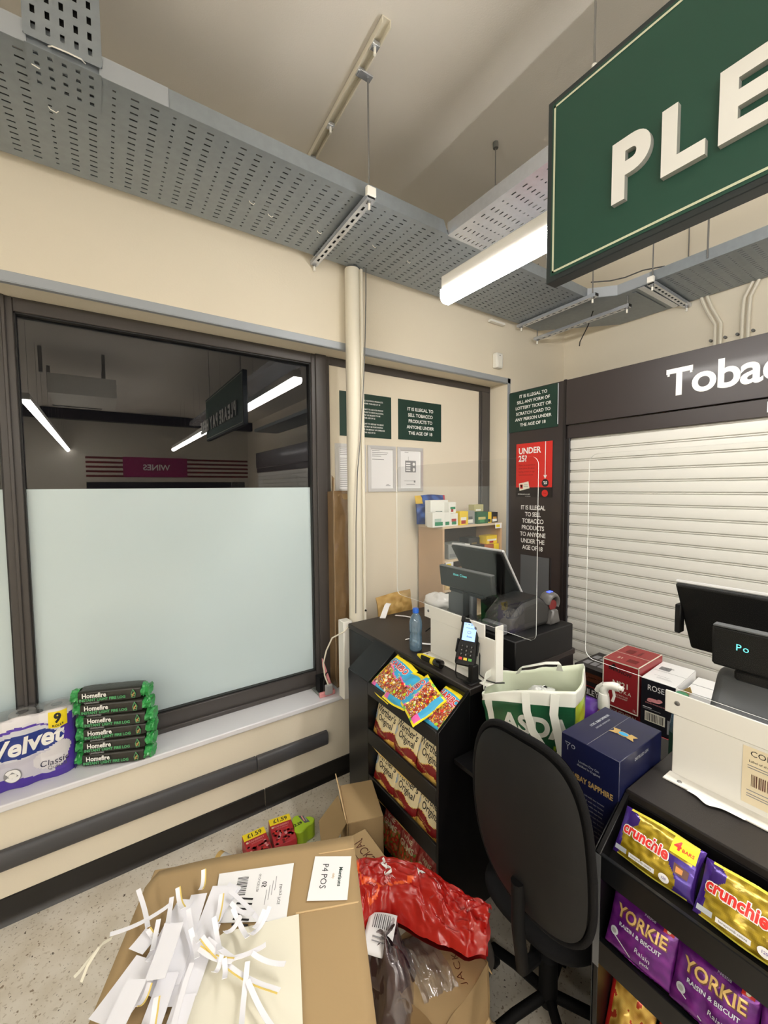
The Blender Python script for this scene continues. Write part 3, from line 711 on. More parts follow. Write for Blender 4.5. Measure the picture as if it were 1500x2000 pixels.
# ---- sweet bags
def rgbmix(a, b, k): return tuple(int(a[i]+(b[i]-a[i])*k) for i in range(3))
def hmap(w, h, tk, seed, crink=.25, pw=2.4, seal=.07, tail=0):
    def hh(a, b):
        u_, v_ = 2*a/w, 2*b/h
        e = max(0, 1-abs(u_)**pw)*max(0, 1-min(1, abs(v_)/(1-seal))**pw)
        n_ = noise.noise((a*26+seed*3.1, b*26, seed))*crink+noise.noise((a*55+seed, b*55, seed*2))*crink*.25
        return tk*(e**.55)*(1+n_)+.0012*math.sin(a*700)*(1 if abs(v_) > 1-seal else 0)+tail*(.5-b/h)
    return hh
def pouch(name, label, cat, group, o, r, u, w, h, tk, art, seed=0, m='print', nu=56, nv=48, crink=.25, back=True, par=None, seal=.07, notch=True):
    g = frame(o, r, u); hh = hmap(w, h, tk, seed, crink, seal=seal)
    def fz(a, b, c=0): return g(a, b, hh(a, b)+c)
    def shape(s, tt):
        a = (s-.5)*w; b = (tt-.5)*h
        pinch = 1-.05*math.sin(PI*tt)*(1 if notch else 0)
        return a*pinch, b*(1-.03*math.cos(s*PI*2))
    mb = MB().grid(lambda s, tt: fz(*shape(s, tt)), nu, nv, m, col=art)
    mb.grid(lambda s, tt: (lambda q: g(q[0], q[1], -hh(*q)*.45-.001))(shape(s, tt)), 14, 14, m, col=lambda s, tt: art(s, tt))
    o_ = build(name, mb, par, smooth=1.2, fixn=False)
    if par is None: tag(o_, label, cat, group)
    return o_, fz, w, h

BLUE, YEL, PINKC, GRN = (62, 164, 208), (244, 222, 40), (226, 96, 170), (120, 196, 74)
def haribo_art(seed):
    def f(s, t):
        n_ = noise.noise((s*9+seed*5, t*9, seed)); m_ = noise.noise((s*22, t*22, seed+9))
        if t > .90 or t < .05: return YEL
        if s < .045 or s > .955: return YEL if noise.noise((t*8, seed, 1)) > -.1 else GRN
        top = .60+.09*math.sin(s*5+seed)
        if t > top+.04: return BLUE
        if t > top: return PINKC if n_ > -.25 else (250, 240, 120)
        if t < .16: return BLUE if s > .25 else PINKC
        if m_ > .34: return (240, 214, 60)
        if m_ > .16: return (212, 120, 60)
        if m_ > -.02: return (140, 40, 34)
        if m_ > -.2: return (176, 66, 60)
        if m_ > -.34: return (106, 140, 54)
        return (206, 198, 190)
    return f
def sl(y, z, k=0):  # plane of a rack row: right is -y, up leans back
    return y, z
RR = (0, -1, 0)
def rack_frame(x, y, z, lean=30, yawd=0, rolld=0):
    l = math.radians(lean); ya = math.radians(yawd); ro = math.radians(rolld)
    r = Vector((math.sin(ya), -math.cos(ya), 0)); u = Vector((math.sin(l)*math.cos(ya), math.sin(l)*math.sin(ya), math.cos(l)))
    r_ = r*math.cos(ro)+u*math.sin(ro); u_ = -r*math.sin(ro)+u*math.cos(ro)
    return (x, y, z), tuple(r_), tuple(u_)
def haribo(label, o, r, u, w, h, seed, flip=False, word='HARIBO', wx=0):
    ob, fz, w, h = pouch('sweet_bag', label, 'sweets', 'gummy sweet bags in the top tray', o, r, u, w, h, .022, haribo_art(seed), seed, crink=.5)
    a = Art(fz, .0013)
    a.text(word, h*.20, wx, h*.27, 'letter_white', bold=.075, sx=.85).up(); a.text(word, h*.20, wx, h*.27, 'red_print', bold=.02, sx=.85)
    R = random.Random(seed)
    for i in range(9):
        a.ell(R.uniform(-.35, .35)*w, R.uniform(-.32, .05)*h, .006, .008, R.choice(['yellow', 'red_print', 'lime', 'nut_cream', 'red_dark']), rot=R.uniform(0, 3), n=8)
    for i in range(5): a.line(R.uniform(-.3, .3)*w, R.uniform(0, .15)*h, R.uniform(-.3, .3)*w, R.uniform(0, .15)*h, .002, R.choice(['yellow', 'lime']))
    a.put('lettering', ob); return ob
haribo('leftmost blue and yellow gummy sweet bag in the top tray, red word at the back', *rack_frame(1.100, 1.555, .912, 52, 4, -10), .175, .205, 1)
haribo('gummy sweet bag second from the left in the top tray, lying flatter with yellow corners', *rack_frame(1.085, 1.435, .912, 60, -8, 8), .17, .18, 2, word='')
haribo('gummy sweet bag turned on its side, the middle of the top tray', *rack_frame(1.075, 1.318, .918, 56, 0, 72), .17, .19, 3)
haribo('rightmost gummy sweet bag in the top tray, blue with red letters', *rack_frame(1.105, 1.222, .908, 54, 0, -6), .13, .19, 4, word='HARIBO', wx=.002)

def werther_art(seed):
    def f(s, t):
        band = .47+.05*math.sin(s*7.5+seed)
        if abs(t-band) < .075: return (128, 24, 26) if abs(t-band) > .012 or True else (200, 60, 50)
        if abs(t-band) < .088: return (226, 190, 90)
        if t > band: return rgbmix((226, 208, 160), (236, 222, 182), noise.noise((s*5, t*5, seed))*.5+.5)
        if t > .06: return rgbmix((206, 152, 62), (232, 196, 110), max(0, min(1, noise.noise((s*7, t*7, seed))+.5)))
        return (222, 188, 110)
    return f
def werther(label, y, z, seed, group, x=1.060):
    o, r, u = rack_frame(x, y, z, 14, 0, 0)
    ob, fz, w, h = pouch('toffee_bag', label, 'sweets', group, o, r, u, .172, .225, .018, werther_art(seed), seed, crink=.3)
    a = Art(fz, .0012)
    a.text("Werther's", .042, .0, .080, 'ink', bold=.012, sx=.84, rot=-.06).text('Original', .040, .008, .045, 'ink', bold=.012, sx=.85, rot=-.06)
    a.ell(-.074, .052, .014, .018, 'silver').ell(-.078, .04, .009, .012, 'sky_blue')
    a.text('Creamy Caramel', .0135, -.02, -.008, 'gold', rot=-.2)
    for dx, dy in ((-.04, -.055), (-.015, -.068), (.012, -.058), (.03, -.072), (0, -.085)):
        a.ell(dx, dy, .013, .010, 'nut_cream', rot=dx*20, n=10)
    a.up()
    for dx, dy in ((-.035, -.058), (.016, -.062), (.0, -.088)): a.ell(dx, dy, .006, .005, 'choco_light', n=8)
    a.put('lettering', ob)
g2 = 'caramel bags in the middle row'; g3 = 'caramel bags in the bottom row'
werther('leftmost cream caramel bag in the middle rack row', 1.565, .664, 1, g2)
werther('second cream caramel bag in the middle rack row', 1.404, .662, 2, g2)
werther('cream caramel bag in the middle row cut off by the dark end panel', 1.250, .660, 3, g2, x=1.068)
werther('leftmost cream caramel bag in the bottom rack row, by the open carton', 1.565, .432, 4, g3)
werther('second cream caramel bag in the bottom rack row, with a red glint', 1.404, .430, 5, g3)
werther('cream caramel bag at the right end of the bottom row', 1.250, .428, 6, g3, x=1.068)
def gum_art(seed):
    def f(s, t):
        n_ = noise.noise((s*9, t*9, seed))
        if t > .62: return (176, 60, 56) if n_ > -.2 else (200, 120, 110)
        if n_ > .25: return (226, 110, 60)
        if n_ > .0: return (190, 52, 40)
        if n_ > -.22: return (120, 150, 60)
        return (214, 120, 90)
    return f
for k, (y, z) in enumerate(((1.515, .215), (1.39, .20), (1.265, .185))):
    o, r, u = rack_frame(1.06, y, z, 16, 0, 0)
    ob, fz, w, h = pouch('wine_gum_bag', ('leftmost', 'middle', 'rightmost')[k]+' red wine gum bag low in the rack behind the cartons', 'sweets', 'wine gum bags at the bottom', o, r, u, .135, .19, .018, gum_art(k), k, crink=.4)
    Art(fz, .0008).text('WINE', .024, 0, .05, 'nut_cream', bold=.02).text('GUMS', .034, 0, .02, 'nut_cream', bold=.03).put('lettering', ob)

# ---- chocolate multipacks on the near counter
PUR = (70, 40, 130)
def crunchie_art(seed):
    def f(s, t):
        if s < .07+.02*math.sin(t*9) or s > .93: return PUR
        if t > .955 or t < .03: return (250, 236, 90)
        if (s-.10)**2/.018+(t-.80)**2/.03 < 1: return (60, 36, 110)
        if s > .70+.10*math.sin(t*6+.6)*(1 if t < .62 else 0) and t < .60: return (66, 46, 130)
        return rgbmix((134, 112, 22), (190, 164, 50), max(0, min(1, noise.noise((s*12, t*12, seed))*1.2+.45)))
    return f
def crunchie(label, o, r, u, seed):
    ob, fz, w, h = pouch('chocolate_multipack', label, 'chocolate', 'gold and purple honeycomb multipacks', o, r, u, .172, .112, .026, crunchie_art(seed), seed, m='foil', crink=.18, seal=.02, nu=60, nv=40)
    a = Art(fz, .0009)
    a.text('crunchie', .034, -.022, .006, 'letter_white', bold=.09, sx=.86, rot=-.03).up().text('crunchie', .034, -.022, .006, 'red_print', bold=.035, sx=.86, rot=-.03)
    a.patch(.028, .016, .076, .051, 'yellow').up()
    a.text('4', .026, .040, .034, 'red_print', bold=.04).text('BARS', .010, .060, .030, 'red_print', bold=.02)
    a.poly([(.042, .000), (.070, -.003), (.070, -.020), (.044, -.020)], 'choco').up().poly([(.047, -.005), (.060, -.006), (.060, -.016), (.048, -.017)], 'choco_light')
    a.rect(-.080, -.046, -.052, -.036, 'silver').rect(-.046, -.047, .010, -.038, 'paper').ell(.030, -.042, .011, .008, 'paper').up().text('honeycomb centre', .006, -.018, -.0425, 'ink').text('120', .007, .030, -.042, 'purple')
    a.put('lettering', ob)
o, r, u = rack_frame(1.062, .413, .938, 40, 0, 0)
crunchie('gold honeycomb chocolate multipack at the left end of the near rack', o, r, u, 1)
o, r, u = rack_frame(1.045, .236, .942, 42, 3, -2)
crunchie('second gold honeycomb chocolate multipack, cut by the right frame edge', o, r, u, 2)
o, r, u = rack_frame(1.055, .055, .938, 40, 0, 0)
crunchie('third gold honeycomb chocolate multipack, only its purple end showing', o, r, u, 3)
def yorkie_art(seed):
    def f(s, t):
        n_ = noise.noise((s*8+seed, t*8, seed))
        return rgbmix((84, 24, 104), (120, 40, 136), max(0, min(1, n_*1.1+.4)))
    return f
for k, (y, lab) in enumerate(((.423, 'purple raisin chocolate multipack at the left of the lower near row'), (.282, 'second purple raisin chocolate multipack in the lower near row'), (.140, 'purple raisin chocolate multipack in the bottom right corner'))):
    o, r, u = rack_frame(1.022, y, .738, 26, 3, -1)
    ob, fz, w, h = pouch('chocolate_multipack', lab, 'chocolate', 'purple raisin multipacks', o, r, u, .145, .125, .024, yorkie_art(k), k+4, m='foil', crink=.2, seal=.02)
    a = Art(fz, .0009)
    a.text('YORKIE', .034, 0, .022, 'choco', bold=.05, sx=.9).up().text('YORKIE', .034, -.001, .0235, 'gold', bold=.02, sx=.9)
    a.text('RAISIN & BISCUIT', .0115, .0, -.002, 'silver', bold=.02).text('Nestle', .009, .012, .050, 'silver').rect(.040, .044, .060, .056, 'red_print')
    a.ell(-.052, -.024, .009, .009, 'silver').line(-.05, -.032, -.012, -.052, .0025, 'silver').text('Raisin', .014, .012, -.028, 'silver', rot=-.1).text('pack', .010, .018, -.042, 'silver')
    a.up().ell(-.052, -.024, .005, .005, 'ash').ell(.050, .050, .004, .004, 'nut_cream')
    a.put('lettering', ob)
def gold_art(s, t):
    n_ = noise.noise((s*7, t*7, 3))
    if s < .10: return (190, 40, 36)
    return rgbmix((150, 110, 40), (236, 206, 110), max(0, min(1, n_+.5))) if n_ < .3 else (170, 60, 40)
for k, y in enumerate((.455, .345)):
    o, r, u = rack_frame(1.05, y, .475, 20, 0, 0)
    pouch('crisp_gold_bag', ('red edged gold bag' if k == 0 else 'gold bag beside the red edged one')+' in the lowest near row', 'sweets', None, o, r, u, .105, .17, .02, gold_art, k+8, m='foil', crink=.5)

# ================================================================== TILL AREA, FAR COUNTER
def screen_shield(label, x, y0, y1, z0, z1, by0, by1, bz=1.236, extra=False, slope=False):
    t = thing('perspex_shield', label, 'screen', (x, by1, 1.0))
    R_ = .03; pts = []
    for cy, cz, a0 in ((y1-R_, z1-R_, 0), (y0+R_, z1-R_, 90), (y0+R_, z0+R_, 180), (y1-R_, z0+R_, 270)):
        for k in range(7):
            a = math.radians(a0+k*15); pts.append((cy+R_*math.cos(a), cz+R_*math.sin(a)))
    f = lambda a, b, c: V(c, a, b)
    sh = MB(); n = len(pts)
    sh.add([V(x+.004, a, b) for a, b in pts], [tuple(range(n))], 'acrylic')
    build('clear_sheet', sh, t, smooth=0, fixn=False)
    ed = MB(); 
    for i in range(n):
        (a, b), (c_, d) = pts[i], pts[(i+1) % n]
        ed.add([V(x+.0025, a, b), V(x+.0025, c_, d), V(x+.0055, c_, d), V(x+.0055, a, b)], [(0, 1, 2, 3)], 'acryl_edge')
    build('polished_edge', ed, t, smooth=0)
    bk = MB()
    bk.box(x-.004, x, by0, by1, bz-.06, bz, 'white_plastic')      # clamp plate along the top
    bk.box(x+.006, x+.010, by0+.03, by1-.02, 1.004, bz-.03, 'white_plastic')
    build('support_panel', MB().box(x-.001, x+.010, by0-.052 if not slope else by0, by1-.02 if not slope else by1, 1.004, bz-.055, 'white_plastic'), t, bev=.0015)
    build('clamp_plate', MB().box(x-.006, x, by0, by1+.02, bz-.062, bz, 'white_plastic'), t, bev=.0015)
    build('foot_flange', MB().box(x-.045, x+.002, by0-.05 if not slope else by0, by1-.01 if not slope else by1+.005, 1.001, 1.005, 'white_plastic'), t, bev=.001)
    if not slope: build('end_return', MB().box(x, x+.045, by0-.056, by0-.050, 1.004, bz+.005, 'white_plastic'), t, bev=.001)
    for yy in (by1-.01, by0+.05):
        build('screw', MB().lathe([(.007, 0), (.006, .002), (.002, .003)], (x-.006, yy, bz-.028), 'rod_steel', n=10, ax=(-1, 0, 0)), t)
        build('screw', MB().lathe([(.006, 0), (.005, .002), (.002, .003)], (x-.03, yy-.02, 1.005), 'rod_steel', n=10), t)
    return t
sh1 = screen_shield('clear perspex shield on a white steel base on the far counter', 1.299, .925, 1.795, 1.235, 1.918, 1.165, 1.535)
sh2 = screen_shield('clear perspex shield on the nearer counter with a label on its white base', 1.296, -.25, .735, 1.245, 1.912, -.4, .475, slope=True)
a = Art(frame((1.2945, .322, 1.0), (0, -1, 0), (0, 0, 1)), .0006)
a.rect(.0, .02, .13, .165, 'nut_cream').up().text('COLLECTION', .020, .004+.01, .150, 'ink', align='LEFT', bold=.0)
a.text('Label of shelf', .008, .012, .130, 'ink', align='LEFT').rect(.010, .118, .10, .120, 'ink_grey').rect(.010, .112, .09, .114, 'ink_grey').bars(.018, .068, .045, .03, 'choco').rect(.010, .055, .06, .057, 'ink_grey').rect(.010, .046, .08, .048, 'ink_grey').rect(.010, .040, .085, .042, 'ink_grey')
a.put('sticker', sh2)
tag(build('torn_paper', MB().grid(lambda s, v: V(1.243+.012*v-.016*math.exp(-((s-.4)/.16)**2)*(1-v), .42-.12*s, 1.0065), 20, 3, 'paper'), solid=.0006), 'torn white paper scrap at the foot of the nearer shield', 'paper')

# bottle, torch, card reader
t = thing('water_bottle', 'clear plastic water bottle with a blue cap, half full, on the far counter', 'bottle', (1.262, 1.585, 1.0))
o = (1.262, 1.585, 1.0)
prof = [(.020, .001), (.030, .003), (.032, .012), (.031, .03), (.033, .036), (.031, .045), (.033, .052), (.031, .06), (.0305, .075), (.029, .085), (.031, .095), (.0325, .11), (.0315, .118), (.0328, .125), (.032, .14), (.029, .156), (.022, .172), (.014, .185), (.0125, .190), (.0125, .198)]
build('bottle_body', MB().lathe(prof, o, 'pet', n=28), t, smooth=1.2)
build('water', MB().lathe([(max(.001, r_-.0015), h_) for r_, h_ in prof if h_ < .1]+[(.030, .1)], o, 'pet', n=24), t, smooth=1.2)
build('cap', MB().lathe([(.0155, .190), (.0155, .208), (.014, .211)], o, 'sky_blue', n=24), t, smooth=.8)
M['cap_blue'] = mat('cap_blue', (30, 96, 200), .35); bpy.data.objects['cap'].data.materials[0] = M['cap_blue']
t = thing('torch', 'black and yellow torch lying on the counter edge before the bottle', 'torch', (1.205, 1.42, 1.0))
p0, p1 = Vector((1.203, 1.492, 1.021)), Vector((1.218, 1.345, 1.021)); d = (p1-p0).normalized(); L = (p1-p0).length
build('handle', MB().lathe([(.004, 0), (.008, .006), (.012, .02), (.013, .028), (.0145, .04), (.0145, .10), (.0135, .104)], p0, 'black_plastic', n=16, ax=d), t)
build('tip', MB().lathe([(.003, -.004), (.006, 0), (.0125, .022), (.0135, .030)], p0-d*.002, 'tool_yellow', n=16, ax=d), t)
build('head', MB().lathe([(.0135, .104), (.0185, .112), (.0195, .13), (.019, .147), (.014, .150)], p0, 'black_gloss', n=16, ax=d), t)
build('grip_strip', MB().cyl(p0+d*.03+V(-.003, 0, .0125), p0+d*.10+V(-.003, 0, .0135), .0045, 'tool_yellow', n=8).cyl(p0+d*.088, p0+d*.103, .0165, 'tool_yellow', n=16), t)
t = thing('card_reader', 'black card payment terminal with a lit blue screen on a stand', 'card reader', (1.235, 1.195, 1.0))
build('stand_post', MB().box(1.225, 1.262, 1.165, 1.195, 1.002, 1.075, 'black_plastic').box(1.205, 1.275, 1.155, 1.205, 1.0, 1.008, 'black_plastic'), t, bev=.004)
build('wire_bracket', MB().tube([(1.205, 1.238, 1.095), (1.196, 1.236, 1.03), (1.20, 1.232, 1.012), (1.21, 1.17, 1.010), (1.213, 1.155, 1.02), (1.215, 1.155, 1.09)], .0028, 'rod_steel' if False else 'black_plastic', n=6), t)
# terminal: its face looks at the customer and up
cr_n = Vector((-.72, -.46, .46)).normalized(); cr_u = (V(0, 0, 1)-cr_n*cr_n.z).normalized(); cr_r = cr_u.cross(cr_n)
cr_u2 = (cr_u*math.cos(-.06)+cr_r*math.sin(-.06)*-1); cr_r2 = cr_u2.cross(cr_n)
g_ = frame((1.215, 1.205, 1.068), cr_r2, cr_u2); g = lambda a, b, c=0: g_(a*1.06, b*1.06, c*1.06)
pr = [(-.036, .0), (-.040, .01), (-.040, .075), (-.036, .09), (-.037, .175), (-.033, .183), (.033, .183), (.037, .175), (.036, .09), (.040, .075), (.040, .01), (.036, 0)]
build('terminal_body', MB().prism(pr, -.026, 0, 'black_plastic', g), t, bev=.004)
for q in ((-.040, -.026, .165, .190, -.030, .006), (.026, .040, .165, .190, -.030, .006), (-.044, -.038, .045, .10, -.02, .004), (.038, .044, .045, .10, -.02, .004)): build('guard', MB().box(*q, 'black_plastic', f=g), t, bev=.003)
build('display', MB().box(-.026, .026, .096, .166, .0, .0012, 'screen_blue', f=g), t, smooth=0)
a = Art(lambda p, q, c=0: g(p, q, .0013+c), .0002)
a.text('Welcome', .008, 0, .146, 'ink').ell(0, .129, .008, .006, 'ink_grey').up().ell(0, .129, .006, .004, 'screen_blue').text('Ready', .009, .003, .112, 'ink', bold=.01)
for q in (-.018, -.006, .006, .018): a.ell(q, .160, .002, .002, 'ink', n=8)
a.put('screen_text', t)
for row in range(4):
    for c_ in range(3):
        m_ = 'black_gloss' if row < 3 else ('key_red', 'key_yellow', 'key_green')[c_]
        k = build('key', MB().box(-.026+c_*.019, -.012+c_*.019, .068-row*.016, .078-row*.016, 0, .003, m_, f=g), t, bev=.001)
a = Art(lambda p, q, c=0: g(p, q, .0034+c), .0002)
for i, ch in enumerate('123456789'): a.text(ch, .009, -.019+(i % 3)*.019, .073-(i//3)*.016, 'key_grey', bold=.01)
a.put('key_digits', t)
build('cable', MB().tube([g(.04, .13, -.02), g(.052, .10, -.03), g(.046, .06, -.04), (1.268, 1.17, 1.03), (1.28, 1.14, 1.012), (1.30, 1.11, 1.008), (1.33, 1.09, 1.008)], .003, 'cable_black', n=6), t)

# drawers, monitor, customer display, printer, scanner
t = thing('cash_drawer', 'black cash drawer on the far counter with the printer and scanner on top', 'cash drawer', (1.68, 1.33, 1.0))
build('case', MB().box(1.46, 1.90, 1.14, 1.42, 1.001, 1.132, 'black_plastic'), t, bev=.004)
build('drawer_front', MB().box(1.895, 1.908, 1.155, 1.405, 1.015, 1.105, 'black_plastic'), t, bev=.003)
t = thing('till_monitor', 'black touch screen till seen from behind the far shield', 'monitor', (1.72, 1.50, 1.132))
def monitor(t, x0, ytop, ybot, z1, z0, dx, wtop, wbot):
    "rear of a tilted screen: y runs right (-y), leaning towards +x as it goes down"
    A, B = V(x0, ytop, z1), V(x0, ytop-wtop, z1); D, E_ = V(x0+dx, ybot, z0), V(x0+dx, ybot-wbot, z0)
    n_ = (B-A).cross(D-A).normalized(); 
    if n_.x < 0: n_ = -n_
    th = .024
    mb = MB().add([A, B, E_, D, A+n_*th, B+n_*th, E_+n_*th, D+n_*th], [(0, 1, 2, 3), (4, 5, 6, 7), (0, 1, 5, 4), (1, 2, 6, 5), (2, 3, 7, 6), (3, 0, 4, 7)], 'black_plastic')
    build('back_shell', mb, t, bev=.008, seg=2)
    up_ = (A-D).normalized(); rr = (B-A).normalized()
    q = n_*(th*.8)
    mb = MB().cyl(A+q+up_*.001, B+q+up_*.001, .007, 'alu', n=8).cyl(B+q, E_+q, .006, 'alu', n=8)
    build('bezel', mb, t)
    build('glass_face', MB().add([A+n_*(th+.001), B+n_*(th+.001), E_+n_*(th+.001), D+n_*(th+.001)], [(0, 1, 2, 3)], 'black_gloss'), t, smooth=0)
    return A, B, D, E_
monitor(t, 1.60, 1.695, 1.68, 1.482, 1.225, .15, .355, .355)
build('stand', MB().prism([(1.70, 1.001), (1.86, 1.001), (1.80, 1.22), (1.72, 1.33), (1.68, 1.31)], 1.47, 1.56, 'black_plastic', lambda a, b, c: V(a, c, b)), t, bev=.01)
t = thing('customer_display', 'black customer display on a pole with glowing cyan text behind the far shield', 'display', (1.50, 1.46, 1.0))
g = frame((1.49, 1.655, 1.285), (0, -1, 0), (-.12, 0, 1))
build('head', MB().box(0, .36, .0, .108, -.03, .0, 'black_plastic', f=g).box(.06, .30, -.022, .0, -.028, -.004, 'black_plastic', f=g), t, bev=.005)
build('top_edge', MB().box(.002, .358, .106, .110, -.026, -.002, 'till_grey', f=g), t, smooth=0)
a = Art(g, .0008); a.text('ition Close', .019, .155, .078, 'vfd', bold=.0, spacing=1.12); a.put('glowing_text', t)
build('pole', MB().cyl((1.50, 1.475, 1.0), (1.50, 1.475, 1.28), .017, 'black_plastic', n=16).lathe([(.05, 0), (.048, .012), (.02, .018)], (1.50, 1.475, 1.0), 'black_plastic'), t, smooth=.8)
t = thing('receipt_printer', 'dusty black receipt printer standing on the cash drawer behind the shield', 'printer', (1.66, 1.32, 1.132))
build('body', MB().prism([(1.50, 1.133), (1.80, 1.133), (1.80, 1.23), (1.72, 1.275), (1.60, 1.265), (1.51, 1.20)], 1.20, 1.37, 'dusty_black', lambda a, b, c: V(a, c, b)), t, bev=.02, seg=3)
build('lid', MB().prism([(1.56, 1.235), (1.60, 1.272), (1.72, 1.282), (1.79, 1.24), (1.74, 1.25), (1.66, 1.255)], 1.215, 1.355, 'black_plastic', lambda a, b, c: V(a, c, b)), t, bev=.006)
build('front_tray', MB().box(1.475, 1.51, 1.22, 1.35, 1.133, 1.18, 'till_grey'), t, bev=.006)
t = thing('till_terminal', 'grey till base unit with its cables behind the customer display', 'till', (1.62, 1.60, 1.0))
build('case', MB().box(1.565, 1.585, 1.50, 1.66, 1.001, 1.31, 'till_grey').box(1.585, 1.69, 1.575, 1.70, 1.001, 1.22, 'till_grey'), t, bev=.006)
build('cables', MB().tube([(1.50, 1.66, 1.06), (1.46, 1.62, 1.12), (1.47, 1.56, 1.13), (1.52, 1.53, 1.10), (1.56, 1.52, 1.04), (1.60, 1.50, 1.02)], .006, 'white_plastic').tube([(1.44, 1.72, 1.02), (1.45, 1.64, 1.09), (1.50, 1.58, 1.10), (1.55, 1.57, 1.02)], .004, 'cable_black'), t)
t = thing('barcode_scanner', 'arched grey barcode scanner with a blue light on the cash drawer', 'scanner', (1.82, 1.215, 1.132))
arc = [(math.cos(a_), math.sin(a_)) for a_ in [PI*i/10 for i in range(11)]]
mb = MB()
for i in range(10):
    (c0, s0), (c1_, s1_) = arc[i], arc[i+1]
def arch(u_, v_):
    a_ = -0.5+u_*3.6; b_ = v_*2*PI
    cx, cz = 1.815, 1.232; R1 = .042; r1 = .022+.006*math.sin(u_*PI)
    rr = R1+r1*.55*math.cos(b_)
    return V(cx+rr*math.cos(a_)*.9, 1.215+r1*1.25*math.sin(b_), cz+rr*math.sin(a_))
build('arched_head', MB().grid(arch, 20, 14, 'scanner_grey'), t, smooth=1.2)
build('red_window', MB().lathe([(.026, 0), (.026, .004)], (1.815, 1.20, 1.225), 'red_dark', n=16, ax=(-.1, -1, 0)), t)
build('foot', MB().prism([(1.775, 1.133), (1.86, 1.133), (1.84, 1.205), (1.80, 1.205)], 1.18, 1.245, 'scanner_grey', lambda a, b, c: V(a, c, b)), t, bev=.008)
build('blue_light', MB().box(1.80, 1.83, 1.205, 1.225, 1.283, 1.290, 'blue_glow'), t, bev=.002)
# papers and envelope at the back of the far counter
def strip_thing(name, label, pts, wd, m='paper', group=None, wdir=(0, 0, 1), cat='paper'):
    return tag(build(name, MB().ribbon(pts, wd, m, wd=wdir), smooth=1.0), label, cat, group)
strip_thing('paper_strip', 'curled white paper strip lying behind the water bottle', [(1.20+.10, 1.72, 1.004), (1.315, 1.70, 1.012), (1.32, 1.675, 1.008), (1.325, 1.64, 1.004), (1.35, 1.60, 1.006), (1.38, 1.58, 1.004)], .018)
strip_thing('paper_strip', 'straight white paper strip on the back corner of the far counter', [(1.50, 2.09, 1.004), (1.535, 2.03, 1.007), (1.56, 1.985, 1.004)], .016)
o_, fz, w, h = pouch('padded_envelope', 'crumpled brown padded envelope behind the far counter top', 'envelope', None, (1.60, 2.235, 1.02), (1, .05, .04), (0.05, .25, 1), .30, .16, .02, lambda s, t_: rgbmix((168, 132, 70), (196, 162, 98), max(0, min(1, noise.noise((s*6, t_*6, 2))+.5))), 5, m='print_matt', crink=.6, seal=.1)
tag(build('folded_tissue', MB().ribbon([(1.40, 2.085, 1.004), (1.43, 2.115, 1.012), (1.455, 2.135, 1.030), (1.48, 2.15, 1.055), (1.50, 2.16, 1.062)], .035, 'paper', th=.004)), 'folded white tissue strip beside the brown envelope', 'paper')
def ctn(name, label, cat, f, w, d, h, m, group=None, bev=.0015, edge=None):
    t = thing(name, label, cat, tuple(f(w/2, d/2, 0)), group)
    build('carton_body', MB().box(0, w, 0, d, 0, h, m, f=f), t, bev=bev); return t
def axf(o, yawd):
    "frame with a to the right seen from -x side (towards -y), b away (+x), c up"
    o = Vector(o); ya = math.radians(yawd); r = V(math.sin(ya), -math.cos(ya), 0); d = V(math.cos(ya), math.sin(ya), 0)
    return lambda a, b, c=0: o+r*a+d*b+V(0, 0, c)

# ---- cartons of spirits by the shutter (each face prints on its -x side)
mat('vodka_red', (150, 40, 44), .4); mat('gin_blue', (15, 21, 58), .38, coat=.2); mat('liqueur_black', (36, 32, 32), .45); mat('rose_black', (28, 28, 34), .4)
def face(f, w, h): return lambda a, b, c=0: f(a, -c, b)
def top(f, h): return lambda a, b, c=0: f(a, b, h+c)
f = axf((2.25, 1.171, .61), 2)
t = ctn('spirits_carton', 'red vodka carton on top of the stack by the shutter', 'box', f, .185, .29, .255, 'vodka_red', 'spirits cartons by the shutter')
a = Art(face(f, .185, .255), .0008)
for q in ((0, 0, .185, .006), (0, .249, .185, .255), (0, 0, .006, .255), (.179, 0, .185, .255)): a.rect(*q, 'card_cream')
a.text('Nº21', .040, .095, .135, 'card_cream', bold=.02).text('VODKA', .026, .095, .098, 'card_cream', bold=.0, spacing=1.3).text('TRIPLE DISTILLED', .010, .095, .075, 'card_cream').text('SMOOTH SPIRIT', .010, .095, .062, 'card_cream')
a.text('SMIRNOFF', .026, .09, .205, 'liqueur_black', bold=.02, rot=-.12).poly([(.03, .215), (.06, .24), (.075, .215)], 'liqueur_black').text('1L', .02, .165, .02, 'card_cream').text('VODKA', .012, .028, .03, 'card_cream', rot=PI/2)
a.put('print', t)
a = Art(top(f, .255), .0008); a.line(0, .145, .185, .145, .003, 'card_cream').rect(0, .0, .004, .29, 'card_cream').rect(.178, 0, .185, .29, 'card_cream').text('21', .03, .06, .07, 'card_cream', bold=.02).text('VODKA', .02, .11, .20, 'liqueur_black', rot=PI/2).rect(.04, .17, .08, .23, 'red_dark').rect(.10, .04, .15, .09, 'red_dark'); a.put('top_print', t)
f2 = axf((2.27, 1.170, .355), 0)
t = ctn('spirits_carton', 'red cartons lettered carton under the red vodka carton', 'box', f2, .185, .29, .252, 'vodka_red', 'spirits cartons by the shutter')
t['label'] = 'darker red carton with cream words beneath the red vodka carton'
a = Art(face(f2, .185, .252), .0008); a.text('SOUTHERN', .026, .10, .225, 'card_cream', bold=.02).text('COMFORT', .026, .10, .195, 'card_cream', bold=.02).line(.02, .17, .17, .17, .002, 'card_cream'); a.put('print', t)
ctn('spirits_carton', 'lowest red carton of the stack by the shutter, in deep shadow', 'box', axf((2.27, 1.170, 0.0), 0), .185, .29, .353, 'vodka_red', 'spirits cartons by the shutter')
